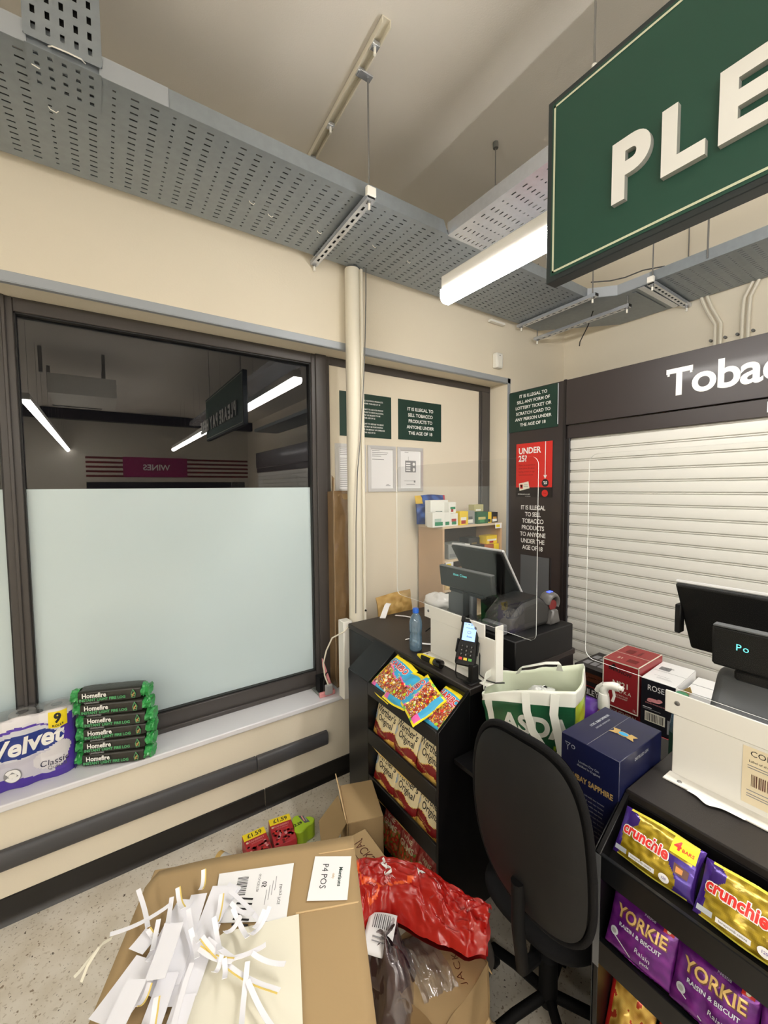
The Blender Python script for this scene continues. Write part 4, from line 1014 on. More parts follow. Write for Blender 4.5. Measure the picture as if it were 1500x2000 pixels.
f = axf((2.255, .975, .56), 4)
t = ctn('spirits_carton', 'black and white rose wine carton right of the red vodka carton', 'box', f, .150, .30, .265, 'rose_black', 'spirits cartons by the shutter')
build('top_flap', MB().box(0, .15, 0, .30, .2655, .2675, 'paper', f=f).box(.1505, .152, 0, .30, .0, .265, 'paper', f=f), t, smooth=0)
a = Art(face(f, .15, .265), .0008); a.text('ROSE', .040, .066, .225, 'letter_white', bold=.0, sx=.8).text('S', .012, .12, .215, 'letter_white').rect(.02, .05, .11, .10, 'card_cream').up().bars(.025, .055, .08, .04, 'ink')
a.ell(.06, .165, .03, .010, 'pink', n=14).ell(.085, .172, .012, .008, 'pink').ell(.04, .158, .012, .006, 'pink').text('ENGLISH SPARKLING WINE', .008, .07, .145, 'pink').rect(.01, .12, .05, .123, 'paper').rect(.01, .112, .09, .115, 'ink_grey').rect(.12, .02, .145, .09, 'ink_grey')
a.put('print', t)
a = Art(top(f, .268), .0008); a.line(0, .15, .15, .15, .002, 'ink').text('12%', .04, .05, .20, 'ink_grey', rot=.8).rect(.05, .05, .12, .052, 'ink_grey').rect(.05, .06, .11, .062, 'ink_grey').rect(.03, .08, .10, .082, 'ink_grey').rect(.02, .17, .07, .22, 'ink_grey'); a.put('top_print', t)
f = axf((2.255, .965, .0), 4)
ctn('spirits_carton', 'red carton under the rose wine carton', 'box', f, .150, .30, .555, 'vodka_red', 'spirits cartons by the shutter')
f = axf((2.35, 1.395, .40), 0)
t = ctn('spirits_carton', 'black cream liqueur carton between the counter and the vodka carton', 'box', f, .205, .28, .33, 'liqueur_black', 'spirits cartons by the shutter')
a = Art(face(f, .205, .33), .0008)
a.rect(.01, .25, .195, .30, 'choco').text('ORIGINAL IRISH CREAM', .012, .10, .275, 'card_cream').text('BAILEYS', .046, .10, .185, 'letter_white', bold=.02, sx=.85, arc=-.07).text('1L', .02, .10, .14, 'card_cream').line(.01, .22, .195, .22, .003, 'red_print').rect(.03, .05, .17, .10, 'choco')
a.put('print', t)
a = Art(top(f, .33), .0008)
for q in range(4): a.rect(.02+q*.045, .05, .055+q*.045, .11, 'ink_grey').rect(.02+q*.045, .16, .055+q*.045, .22, 'ink_grey')
a.put('top_print', t)
tag(build('crate', MB().box(2.36, 2.63, 1.19, 1.395, 0, .398, 'liqueur_black'), bev=.003), 'black carton under the cream liqueur carton', 'box')
f = axf((2.30, .800, .58), 5)
t = ctn('plain_carton', 'plain white carton with a torn corner beside the rose wine carton', 'box', f, .30, .22, .235, 'paper')
build('flap_seam', MB().box(.0, .30, .105, .108, .235, .2362, 'ink_grey', f=f), t, smooth=0)
build('torn_corner', MB().prism([(0, .20), (-.018, .225), (.022, .262), (.03, .235)], -.004, .0, 'gold', lambda a_, b_, c_: f(a_, c_, b_)), t)
ctn('plain_carton', 'white carton standing under the torn cornered one', 'box', axf((2.30, .800, 0), 5), .30, .22, .578, 'paper')
t = thing('green_cap_bottle', 'clear bottle with a green cap beside the nearer shield', 'bottle', (1.70, .60, .755))
build('bottle_body', MB().lathe([(.03, 0), (.034, .01), (.034, .20), (.028, .24), (.015, .27), (.014, .29)], (1.66, .585, .757), 'pet', n=20), t, smooth=1.0)
build('bottle_label', MB().lathe([(.0345, .06), (.0345, .18)], (1.66, .585, .757), 'sign_green', n=20), t, smooth=1.0)
build('cap', MB().lathe([(.020, .285), (.020, .318), (.016, .322)], (1.66, .585, .757), 'green_cap', n=20), t)

# ---- gin carton, bag, spray bottle in the gap
f = axf((1.100, .690, .757), 0)
t = ctn('gin_carton', 'dark blue gin carton with a crest on its lid, between the counters', 'box', f, .168, .245, .325, 'gin_blue')
a = Art(face(f, .168, .325), .0008)
a.text('BOMBAY SAPPHIRE', .0225, .084, .215, 'gold', bold=.03, sx=.72).lines(['London Dry Gin', 'distilled in England'], .009, .084, .265, 'silver')
a.poly([(.012, .305), (.03, .305), (.021, .292)], 'silver').rect(.020, .282, .022, .294, 'silver').ell(.038, .298, .006, .006, 'silver').up().ell(.038, .298, .004, .004, 'gin_blue').poly([(.015, .3035), (.027, .3035), (.021, .295)], 'gin_blue')
for q in range(9): a.text('vapour infused with ten botanicals'[:30-q % 4], .0075, .084, .178-q*.0125, 'ink_grey')
a.put('print', t)
a = Art(top(f, .325), .0008)
a.line(.078, 0, .078, .245, .001, 'ash').text('6 X 70CL   BOMBAY SAPPHIRE GIN', .011, .034, .150, 'silver', rot=PI/2, sx=.62, bold=.03).text('DISTILLED LONDON DRY', .007, .050, .140, 'silver', rot=PI/2)
a.ell(.112, .135, .020, .013, 'gold').up().ell(.112, .135, .013, .009, 'sky_blue').poly([(.078, .146), (.098, .150), (.098, .122), (.078, .118), (.086, .133)], 'gold').poly([(.126, .150), (.147, .146), (.139, .133), (.147, .118), (.126, .122)], 'gold')
a.put('lid_print', t)
build('side_lettering', Art(lambda p, q, c=0: f(.168+c, p, q), .0008).text('DISTILLED GIN', .012, .12, .30, 'silver'), t, smooth=0, fixn=False)
# shopping bag
t = thing('shopping_bag', 'large green supermarket bag with white edging and handles, on the low shelf', 'bag', (1.42, .95, .757))
bo = Vector((1.333, .959, .757)); byaw = math.radians(-25)
br = V(-math.sin(byaw), -math.cos(byaw), 0); bd = V(math.cos(byaw), -math.sin(byaw), 0)
BW, BD, BH = .315, .20, .315
def bagpt(a_, h_):
    "perimeter parameter a in 0..4 (front, right, back, left), height 0..1"
    k = int(a_) % 4; q = a_-int(a_); w2, d2 = BW/2*(.90+.14*h_), BD/2*(.86+.22*h_)
    c4 = [(-w2, -d2), (w2, -d2), (w2, d2), (-w2, d2)]; (x0, y0), (x1, y1) = c4[k], c4[(k+1) % 4]
    x = x0+(x1-x0)*q; y = y0+(y1-y0)*q; bul = math.sin(q*PI)*.022*math.sin(h_*PI*.8)
    if k == 0: y -= bul
    if k == 1: x += bul
    if k == 2: y += bul
    if k == 3: x -= bul
    n_ = noise.noise((x*9, y*9, h_*3))*.018+noise.noise((x*26, y*26, h_*9))*.007
    sag = .03*(h_**3)*(noise.noise((a_*1.3, 2, 3)))+.10*(h_**2)*(x/w2)*.5
    p = bo+br*(x*(1+n_*3))+bd*(y*(1+n_*3)); return V(p.x, p.y, bo.z+BH*h_+sag*h_+n_*.3)
def bag_col(s, v):
    a_ = s*4; 
    if v > .87: return (234, 236, 226)
    if 1.05 < a_ < 1.9 and v > .55 and (a_-1.05)+(v-.55) < .7: return (186, 214, 50)
    n_ = noise.noise((a_*3, v*4, 7))
    if abs((a_ % 1)-.08) < .035 and a_ < 1: return (232, 234, 224)
    return rgbmix((26, 82, 52), (52, 112, 74), max(0, min(1, n_+.5)))
mb = MB().grid(lambda s, v: bagpt(s*4 % 4.0 if s < 1 else 0, v), 96, 36, 'bag_red', col=bag_col)
mb.grid(lambda s, v: (lambda p: V(p.x+(bo.x-p.x)*.02, p.y+(bo.y-p.y)*.02, p.z))(bagpt(s*4 % 4.0 if s < 1 else 0, .25+.75*v)), 96, 14, 'bag_red', col=lambda s, v: (222, 230, 206) if v > .3 else (150, 176, 160))
build('bag_body', mb, t, smooth=1.4, fixn=False, solid=.0008)
fr = lambda a_, b_, c_=0: bagpt(.5+a_/BW, b_/BH)-bd*(.004+c_)
a = Art(fr, .001)
a.text('ASDA', .092, .030, .195, 'bag_white', bold=.045, sx=.98)
a.up().ell(-.078, .186, .010, .010, 'sign_green', n=5, rot=.3)
a.text('rewards', .056, .035, .118, 'lime', bold=.03, align='CENTER').text('for points', .036, .05, .066, 'bag_white', bold=.02)
a.put('print', t)
hp = lambda a_, h_, o_: bagpt(a_, h_)-bd*o_
build('handle', MB().ribbon([hp(.50, .98, .006), hp(.52, .80, .012), hp(.60, .62, .03), hp(.72, .48, .045), hp(.82, .42, .05), hp(.90, .44, .045), hp(.86, .60, .03), hp(.80, .80, .016), hp(.80, .98, .008)], .028, 'bag_white', wd=tuple(bd), th=.0015), t, smooth=1.2)
build('handle', MB().ribbon([bagpt(2.25, .96)-bd*.008, bagpt(2.25, 1.0)+V(0, 0, .02)-bd*.02, bagpt(2.4, 1.0)+V(0, 0, .03)-bd*.04, bagpt(2.7, 1.0)+V(0, 0, .02)-bd*.02, bagpt(2.75, .96)-bd*.008], .026, 'bag_white', wd=(0, 0, 1), th=.0015), t, smooth=1.2)
build('handle', MB().ribbon([bagpt(3.0, .9), bagpt(3.3, 1.0)+V(0, 0, .03), bagpt(3.6, 1.02)+V(0, 0, .045), bagpt(3.9, 1.0)+V(0, 0, .02)], .03, 'bag_white', wd=tuple(br), th=.0015), t, smooth=1.2)
crm = lambda cx, cy, cz, r_, sd: (lambda s, v: V(cx, cy, cz)+V(math.cos(s*2*PI)*math.sin(v*PI), math.sin(s*2*PI)*math.sin(v*PI), math.cos(v*PI)*.6)*r_*(1+.35*noise.noise((s*5, v*5, sd))+.2*noise.noise((math.cos(s*6.28)*4, v*11, sd))))
mat('crumple_clear', (206, 208, 204), .18, coat=.6, bump=.6, bscale=60, var=.15, vscale=30)
tag(build('clear_wrap', MB().grid(crm(1.35, .93, 1.010, .06, 3), 26, 18, 'crumple_clear'), smooth=1.4), 'crumpled clear food wrap poking out of the green bag', 'packaging')
tag(build('clear_wrap', MB().grid(crm(1.33, .99, .975, .055, 8), 26, 18, 'film'), smooth=1.4), 'second piece of clear wrap deeper in the green bag', 'packaging')
tag(build('orange_packet', MB().grid(crm(1.32, .95, .98, .045, 5), 20, 14, 'orange'), smooth=1.4), 'orange packet inside the green bag', 'packet')
t = thing('spray_bottle', 'spray bottle with a white trigger head behind the blue carton', 'bottle', (1.60, .80, .757))
sx_, sy_ = 1.53, .79
build('bottle_body', MB().lathe([(.034, 0), (.038, .01), (.038, .15), (.028, .19), (.015, .21), (.014, .235)], (sx_, sy_, .757), 'amber', n=20), t, smooth=1.0)
build('collar', MB().lathe([(.020, .215), (.021, .25), (.017, .275)], (sx_, sy_, .757), 'white_plastic', n=20), t, smooth=1.0)
hd = MB().tube([(sx_, sy_, 1.02), (sx_, sy_, 1.045), (sx_+.004, sy_-.008, 1.062), (sx_+.006, sy_-.030, 1.070), (sx_+.008, sy_-.050, 1.070)], .0145, 'white_plastic', n=12)
hd.tube([(sx_, sy_+.012, 1.052), (sx_, sy_, 1.066), (sx_, sy_+.02, 1.045), (sx_, sy_+.026, 1.03)], .010, 'white_plastic', n=10)
build('trigger_head', hd, t, smooth=1.2)
build('nozzle', MB().cyl((sx_+.008, sy_-.048, 1.07), (sx_+.009, sy_-.064, 1.07), .009, 'white_plastic', n=10), t)
build('trigger', MB().tube([(sx_+.006, sy_-.030, 1.058), (sx_+.004, sy_-.036, 1.035), (sx_+.004, sy_-.030, 1.012)], .005, 'white_plastic'), t, smooth=1)
o_, fz, w, h = pouch('purple_packet', 'purple and white snack packet between the green bag and the spray bottle', 'packet', None, (1.50, .865, .915), (0.3, -1, 0), (.2, 0, 1), .13, .17, .02, lambda s, t_: (92, 50, 150) if t_ > .52+.06*math.sin(s*5) else (232, 232, 226), 6, crink=.4)

# ---- near till
t = thing('till_monitor', 'large black touch screen till on the nearer counter at the right edge', 'monitor', (1.7, .40, 1.0))
monitor(t, 1.60, .597, .577, 1.474, 1.235, .095, .36, .36)
build('side_reader', MB().box(1.625, 1.66, .585, .603, 1.30, 1.40, 'black_plastic'), t, bev=.003)
build('arm', MB().tube([(1.66, .43, 1.34), (1.64, .425, 1.27), (1.66, .42, 1.22), (1.72, .41, 1.17)], .020, 'till_grey', n=12), t, smooth=1)
build('base', MB().prism([(1.60, 1.0), (1.83, 1.0), (1.80, 1.12), (1.74, 1.20), (1.69, 1.19), (1.62, 1.08)], .20, .50, 'till_grey', lambda a, b, c: V(a, c, b)), t, bev=.025, seg=3)
t = thing('customer_display', 'customer display with cyan letters in front of the nearer till', 'display', (1.45, .35, 1.0))
g = frame((1.42, .432, 1.30), (0, -1, 0), (-.05, 0, 1))
build('head', MB().box(0, .30, 0, .115, -.03, 0, 'black_plastic', f=g).box(.05, .24, -.03, 0, -.028, -.004, 'black_plastic', f=g), t, bev=.006)
build('top_edge', MB().box(.002, .298, .113, .118, -.028, -.002, 'till_grey', f=g), t, bev=.001)
a = Art(g, .0008); a.text('Po', .026, .054, .066, 'vfd', align='LEFT', spacing=1.15); a.put('glowing_text', t)
build('pole', MB().cyl((1.44, .29, 1.0), (1.44, .29, 1.30), .016, 'black_plastic', n=14), t, smooth=.8)
t = thing('steel_keyboard', 'curved grey till keyboard top behind the nearer shield', 'till', (1.62, .35, 1.0))
build('curved_cover', MB().prism([(1.34, 1.003), (1.58, 1.003), (1.58, 1.12), (1.50, 1.155), (1.40, 1.14), (1.34, 1.06)], .12, .455, 'till_grey', lambda a, b, c: V(a, c, b)), t, bev=.03, seg=3)

# ================================================================== WOODEN SHELF UNIT WITH SMOKERS' GOODS
t = thing('wooden_shelf_unit', 'small light wood shelf unit against the cream wall, full of small boxes', 'shelf', (2.26, 2.28, 0))
xs0, xs1, ys0, ys1 = 1.96, 2.585, 2.155, 2.425
build('side_panel', MB().box(xs0, xs0+.018, ys0, ys1, .525, 1.515, 'wood'), t, bev=.001)
build('side_panel', MB().box(xs1-.018, xs1, ys0, ys1, .525, 1.515, 'wood'), t, bev=.001)
build('back_panel', MB().box(xs0+.018, xs1-.018, ys1-.012, ys1, .525, 1.515, 'shelf_dark'), t, smooth=0)
for z in (1.515, 1.275, 1.06, .84, .60):
    build('shelf_board', MB().box(xs0 if z > 1.5 else xs0+.018, xs1 if z > 1.5 else xs1-.018, ys0, ys1, z, z+.016, 'wood_edge'), t, bev=.001)
def pk(label, x0, x1, y0, z0, z1, cols, dep=.06, name='small_box', group='smokers goods on the wooden shelf', text=None):
    t = thing(name, label, 'box', ((x0+x1)/2, y0+dep/2, z0), group)
    mb = MB().box(x0, x1, y0, y0+dep, z0, z1, 'print_matt', cols[0]); build('carton_body', mb, t, bev=.001)
    a = Art(frame((x0, y0, z0), (1, 0, 0), (0, 0, 1)), .0006); w, h = x1-x0, z1-z0
    for i, c_ in enumerate(cols[1:]):
        R = random.Random(len(label)+i); a.rect(w*R.uniform(.05, .3), h*(.1+.25*i), w*R.uniform(.6, .95), h*(.35+.22*i), 'print_matt', c_)
    a.up()
    if text: a.text(text, min(w*.3, h*.22), w/2, h*.5, 'letter_white' if sum(cols[0]) < 330 else 'ink', bold=.02)
    a.put('print', t); return t
Z1 = 1.531
W_, G_, R_, Y_, K_ = (236, 236, 228), (30, 130, 86), (170, 40, 40), (236, 204, 50), (34, 30, 30)
pk('white and green filter carton at the left front of the top shelf', 1.872, 1.985, 2.16, Z1, 1.635, (W_, G_, (180, 200, 190)))
pk('white carton with a green stripe beside the leftmost filter carton', 1.99, 2.045, 2.165, Z1, 1.63, (W_, G_), .05)
pk('tall white and green carton behind the filter cartons', 1.93, 2.10, 2.25, Z1, 1.715, (W_, G_, (40, 90, 70)))
pk('white box with a green clover and a red band', 2.055, 2.125, 2.175, Z1, 1.62, (W_, G_, R_), .05)
pk('second white box with a red band on top of the first', 2.06, 2.13, 2.20, 1.622, 1.70, (W_, R_, G_), .05)
pk('yellow and red matchbox carton with a white clover', 2.14, 2.225, 2.17, Z1, 1.632, (Y_, R_, W_), .05)
pk('grey and white box in the middle of the top shelf', 2.235, 2.315, 2.19, Z1, 1.632, ((150, 150, 146), W_, (90, 90, 90)), .05)
pk('dark green tobacco paper carton on the top shelf', 2.325, 2.44, 2.17, Z1, 1.62, ((28, 92, 52), (60, 140, 80), (200, 190, 120)), .06)
pk('clear topped carton of filters stacked on the dark green carton', 2.32, 2.42, 2.20, 1.622, 1.675, ((186, 180, 130), W_), .06)
pk('yellow lighter box right of the dark green carton', 2.445, 2.49, 2.18, Z1, 1.615, (Y_, K_), .05)
pk('black box at the right end of the top shelf', 2.495, 2.56, 2.18, Z1, 1.612, (K_, W_, (200, 150, 60)), .05)
for k, z in enumerate((1.532, 1.567, 1.602, 1.637)):
    t = thing('jar', ('lowest', 'second', 'third', 'topmost')[k]+' small glass jar of the pile at the back right of the top shelf', 'jar', (2.46, 2.32, z), 'small glass jars')
    build('jar_glass', MB().lathe([(.028, 0), (.030, .004), (.030, .025), (.026, .029)], (2.46, 2.32, z), 'gold', n=14), t)
    build('lid', MB().lathe([(.027, .0285), (.027, .0345)], (2.46, 2.32, z), 'white_plastic', n=14), t)
o_, fz, w, h = pouch('tobacco_pouch', 'big blue pouch leaning against the wall on the top shelf', 'pouch', None, (2.03, 2.36, 1.645), (1, .02, 0), (0, .12, 1), .30, .215, .02, lambda s, t_: (218, 180, 60) if (s < .2 and t_ > .7) else ((200, 60, 80) if s > .93 and t_ > .5 else rgbmix((28, 46, 108), (60, 96, 170), max(0, min(1, noise.noise((s*5, t_*5, 1))*1.6+.4)))), 4, m='print', crink=.4)
pk('grey carton at the left of the second shelf', 2.03, 2.19, 2.17, 1.292, 1.40, ((150, 152, 148), (120, 122, 120)), .12)
pk('white papers carton on the second shelf, leaning out', 2.195, 2.235, 2.16, 1.292, 1.39, (W_, (150, 150, 150)), .10)
pk('black carton with gold dots on the second shelf', 2.245, 2.395, 2.165, 1.292, 1.37, (K_, (190, 150, 60)), .10)
pk('second black carton tipped on top of the first', 2.25, 2.37, 2.19, 1.372, 1.425, ((44, 38, 38), (120, 100, 60)), .10)
pk('orange brown rolling paper carton on the second shelf', 2.40, 2.50, 2.165, 1.292, 1.365, ((176, 96, 50), (220, 180, 120)), .08)
pk('yellow and red carton at the right of the second shelf', 2.44, 2.56, 2.185, 1.367, 1.43, (Y_, R_, W_), .08)
pk('yellow box stack at the far right of the second shelf', 2.505, 2.56, 2.165, 1.292, 1.365, (Y_, (210, 170, 40)), .08)
pk('tan carton behind the price label on the second shelf', 1.985, 2.06, 2.16, 1.077, 1.19, ((196, 164, 110), (220, 196, 140)), .10)
pk('brown carton low on the wooden unit behind the till', 2.10, 2.30, 2.18, 1.077, 1.20, ((150, 110, 70), R_), .10)
for k, (x, z) in enumerate(((2.50, 1.505), (1.985, 1.255))):
    tag(build('price_ticket', MB().box(x, x+.072, 2.150, 2.153, z-.018, z+.022, 'paper').box(x+.008, x+.05, 2.1492, 2.15, z-.008, z+.012, 'yellow')), ('yellow and white price ticket at the right end of the top shelf', 'yellow and white price ticket on the left of the second shelf')[k], 'ticket', 'shelf price tickets')
mat('carrier', (232, 230, 226), .3, coat=.4)
tag(build('white_carrier_bag', MB().grid(crm(1.80, 2.02, 1.06, .09, 12), 30, 20, 'carrier'), smooth=1.4), 'crumpled white carrier bag behind the customer display', 'bag')

# ================================================================== WINDOW SILL GOODS
t = thing('toilet_roll_pack', 'shrink wrapped purple pack of nine toilet rolls on the sill', 'toilet rolls', (-.33, 2.36, .52))
PX0, PX1, PZ, PH = -.51, -.150, .521, .318
def pack(s, v):
    a_ = s*2*PI; x = PX0+(PX1-PX0)*s
    lob = abs(math.sin(s*3*PI)); row = abs(math.sin(v*3*PI))
    y = 2.318-.010*lob-.006*row+.012*abs(2*v-1)**4+.030*abs(2*s-1)**8
    return V(x, y, PZ+PH*v-.012*(1-lob)*(1 if v > .95 else 0)+.005*noise.noise((s*9, v*9, 3)))
def velvet_col(s, v):
    x, y = s, v
    e = ((x-.60)/.46)**2+((y-.55)/.40)**2
    if v > .86+.02*math.sin(s*14): return (232, 230, 232)
    if y < .16+.05*math.sin(x*5+1): return (76, 50, 160)
    if ((x-.52)/.37)**2+((y-.56-.06*x)/.165)**2 < 1: return (34, 58, 140)
    if ((x-.50)/.40)**2+((y-.58-.06*x)/.21)**2 < 1: return (214, 216, 226)
    if ((x-.76)/.17)**2+((y-.30)/.13)**2 < 1 or ((x-.86)/.10)**2+((y-.42)/.12)**2 < 1: return (222, 220, 224)
    if ((x-.30)/.16)**2+((y-.24)/.10)**2 < 1: return (206, 206, 218)
    if x > .9-.25*max(0, y-.1)*(1 if y < .3 else 0): return (84, 56, 164)
    if y > .62 and ((x-.45)/.60)**2+((y-.52)/.34)**2 > 1: return (226, 224, 230)
    return (86, 60, 170) if y > .62 or x > .8 else (202, 200, 214)
build('wrapped_front', MB().grid(pack, 84, 60, 'print', col=velvet_col), t, smooth=1.4, fixn=False)
sd = MB()
def side(s, v): return V(PX1-.004+.012*math.sin(s*PI)*(.6+.4*abs(math.sin(v*3*PI))), 2.335+.085*s, PZ+PH*.97*v)
sd.grid(side, 10, 24, 'print', col=lambda s, v: (92, 66, 170) if v < .78 else (228, 228, 232))
sd.grid(lambda s, v: V(PX0, 2.335+.085*s, PZ+PH*.97*v), 2, 2, 'print', col=(92, 66, 170))
build('wrapped_end', sd, t, smooth=1.4)
rw = (PX1-PX0)/3
for i in range(3):
    build('roll_top', MB().lathe([(.044, 0), (.045, .01), (.047, PH*.955), (.046, PH*.985), (.022, PH*.99), (.021, PH*.90), (.001, PH*.89)], (PX0+rw*(i+.5), 2.366, PZ), 'paper', n=28), t, smooth=.8)
    build('cardboard_core', MB().lathe([(.0205, PH*.895), (.0205, PH*.985)], (PX0+rw*(i+.5), 2.366, PZ), 'till_grey', n=20), t, smooth=.8)
build('top_film', MB().grid(lambda s, v: V(PX0+(PX1-PX0)*s, 2.312+.105*v, PZ+PH-.004+.004*abs(math.sin(s*3*PI))+.003*noise.noise((s*12, v*5, 2))), 40, 10, 'film'), t, smooth=1.4)
vf = lambda p, q, c=0: (lambda P: V(P.x, P.y-.0025-c, P.z))(pack(min(.999, max(.001, (p-PX0)/(PX1-PX0))), min(.999, max(.001, q/PH))))
a = Art(vf, .0008)
a.text('Velvet', .098, -.318, .190, 'letter_white', bold=.03, shear=.25, sx=1.0, rot=.12)
a.text('Classic', .038, -.225, .082, 'gin_blue', rot=.1, shear=.2).text('Quilted', .022, -.215, .060, 'till_grey', rot=.1)
a.patch(-.238, .234, -.172, .302, 'yellow', 8).up().text('9', .050, -.205, .274, 'ink', bold=.05).text('ROLLS', .014, -.205, .245, 'ink', bold=.03)
a.ell(-.365, .070, .030, .030, 'ink_grey', n=24).up().ell(-.365, .070, .027, .027, 'paper', n=24).up().poly([(-.385, .068), (-.366, .088), (-.345, .068), (-.366, .060)], 'ink_grey').ell(-.365, .070, .014, .009, 'letter_white')
a.put('print', t)
# firelogs: six wrapped bars in a pile, green twisted ends
mat('log_wrap', (40, 40, 34), .35, bump=.5, bscale=70); mat('log_green', (60, 160, 84), .3, bump=.8, bscale=50, coat=.3, var=.2, vscale=40); mat('log_text_green', (84, 170, 110), .5)
names = ('lowest', 'second from the bottom', 'third from the bottom', 'fourth from the bottom', 'fifth from the bottom', 'topmost')
offs = (0, .006, .010, .012, .002, -.004)
for k in range(6):
    z = .521+k*.0600; th_ = math.radians(-24+(k % 3)*1.2)
    r = V(math.cos(th_), math.sin(th_), 0); d = V(-r.y, r.x, 0)
    o0 = V(-.128+offs[k], 2.318-offs[k]*.3, z)
    f = (lambda o0, r, d: (lambda a, b, c=0: o0+r*a+d*b+V(0, 0, c)))(o0, r, d)
    t = thing('fire_log', names[k]+' dark wrapped fire log in the pile on the sill', 'fire log', tuple(f(.13, .045, 0)), 'fire logs on the sill')
    L, D, Hh = .262, .084, .062
    def body(s, v, f=f, k=k):
        ang = s*2*PI; cy = math.copysign(abs(math.cos(ang))**.35, math.cos(ang)); cz = math.copysign(abs(math.sin(ang))**.35, math.sin(ang))
        sq = 1-.10*abs(2*v-1)**6+.03*noise.noise((s*6, v*14, k))
        return f(L*v, D/2-cy*D/2*sq, Hh/2+cz*Hh/2*sq)
    build('wrapper', MB().grid(body, 32, 20, 'log_wrap'), t, smooth=1.0)
    for e_, x0, sg in ((0, 0, -1), (1, L, 1)):
        def tw(s, v, f=f, x0=x0, sg=sg, k=k, e_=e_):
            ang = s*2*PI; r_ = (.040-.014*v+.012*v*v)*(1+.45*noise.noise((math.cos(ang)*2.5, math.sin(ang)*2.5+k, v*3+e_*5)))
            return f(x0+sg*.034*v, D/2-math.cos(ang)*r_*.95, Hh/2+math.sin(ang)*r_*.72)
        g_ = MB().grid(tw, 24, 8, 'log_green'); n_ = len(g_.v); g_.v.append(tuple(f(x0+sg*.022, D/2, Hh/2)))
        for i in range(24): g_.f.append((8*25+i, 8*25+i+1, n_)); g_.m.append('log_green'); g_.c.append(None)
        build('twisted_end', g_, t, smooth=.5)
    a = Art(lambda p, q, c=0, f=f: f(p, -.0048-c, q), .0006)
    a.text('Homefire', .030, .020, .043, 'letter_white', align='LEFT', bold=.03, sx=.86).text('INSTANT LIGHT FIRE LOG', .0175, .008, .023, 'log_text_green', align='LEFT', bold=.04, sx=.94).text('UNWRAPPED', .010, .030, .009, 'ash', align='LEFT', bold=.03)
    a.poly([(.222, .032), (.232, .056), (.244, .034), (.240, .014), (.226, .014)], 'log_text_green').up().poly([(.225, .032), (.232, .050), (.241, .033), (.238, .016), (.228, .016)], 'log_wrap').up()
    a.line(.226, .030, .240, .034, .003, 'gold').line(.228, .020, .238, .040, .003, 'gold').line(.226, .024, .240, .024, .002, 'gold')
    a.put('print', t)
# pink clip and cable in the sill corner
t = thing('pink_bracket', 'broken pink plastic piece with a grey plug in the sill corner', 'bracket', (1.14, 2.33, .52))
build('base_bar', MB().box(1.055, 1.16, 2.265, 2.285, .521, .550, 'pink').box(1.06, 1.09, 2.29, 2.40, .521, .535, 'pad_grey'), t, bev=.003)
build('upright', MB().prism([(1.135, .55), (1.155, .55), (1.098, .72), (1.085, .76), (1.088, .70)], 2.28, 2.30, 'pink', lambda a, b, c: V(a, c, b)), t, bev=.003)
build('black_strap', MB().tube([(1.09, 2.285, .55), (1.085, 2.28, .60), (1.10, 2.275, .66), (1.125, 2.278, .675)], .004, 'cable_black').box(1.07, 1.13, 2.30, 2.36, .535, .63, 'black_plastic'), t)
build('grey_plug', MB().box(1.085, 1.135, 2.245, 2.268, .535, .60, 'key_grey'), t, bev=.008, seg=2)
tag(build('loose_cable', MB().tube([(1.105, 2.255, .60), (1.085, 2.26, .66), (1.078, 2.26, .74), (1.092, 2.245, .82), (1.12, 2.22, .90), (1.165, 2.15, .95), (1.192, 2.145, .975)], .0045, 'pipe_cream')), 'beige cable looping from the counter corner down to the sill', 'cable')

# ================================================================== BIG CARTON WITH PAPER STRIPS
A0 = V(.078, 1.287, 0); cu = V(.9128, -.4085, 0).normalized(); cv = V(-.4085, -.9128, 0)
cf = lambda a, b, c=0: A0+cu*a+cv*b+V(0, 0, c)
t = thing('large_carton', 'big brown cardboard carton in the foreground with paper strips on top', 'box', tuple(cf(.28, .36, 0)))
build('carton_body', MB().box(0.004, .561, 0.004, .716, 0, .742, 'cardboard', f=cf), t, bev=.003)
tp = [(.03, .0), (.565, .0), (.565, .72), (0, .72), (0, .035), (.010, .010)]
def topz(a, b): return .745+.003*noise.noise((a*6, b*6, 1))
tb = MB().grid(lambda s, v: cf(.565*s+(0.02*(1-s)*max(0, 1-v*14)), .72*v+.018*(1-s)**6*max(0, 1-v*10), topz(.565*s, .72*v)), 24, 24, 'cardboard')
build('top_flap', tb, t, solid=.004, smooth=.8)
build('crease', MB().box(.40, .562, .205, .209, .7475, .7485, 'cardboard_edge', f=cf).box(.46, .562, .045, .048, .7475, .7485, 'cardboard_edge', f=cf), t, smooth=0)
ctf = lambda z: (lambda a, b, c=0: V(a, b, z+c))
def sheet(name, label, pts, z, m, th=.0012):
    t_ = tag(build(name, MB().prism(pts, 0, th, m, lambda a, b, c: V(a, b, z+c))), label, 'paper'); return t_
s_ = sheet('address_sheet', 'printed white delivery sheet with barcodes stuck on the big carton', [(.225, 1.153), (.407, 1.067), (.331, .929), (.18, 1.027)], .7505, 'paper', .0008)
ex = Vector((.407-.225, 1.067-1.153, 0)).normalized(); ey = V(-ex.y, ex.x, 0)
def loc2(px_, py_): return px_, py_
af = lambda a, b, c=0: V(.407, 1.067, .7514)+V(-.46, -.888, 0)*a+V(-.888, .46, 0)*b+V(0, 0, c)   # a runs towards the camera, b to the left
a = Art(af, .0003)
a.text('Library POS', .011, .060, .028, 'ink', align='LEFT').text('05', .017, .055, .072, 'ink', bold=.02).text('GLOUCESTER', .0085, .022, .088, 'ink', align='LEFT')
for q in range(4): a.rect(.035+.012*q, .042+.007*q, .035+.012*q+.04, .0435+.007*q, 'ink_grey')
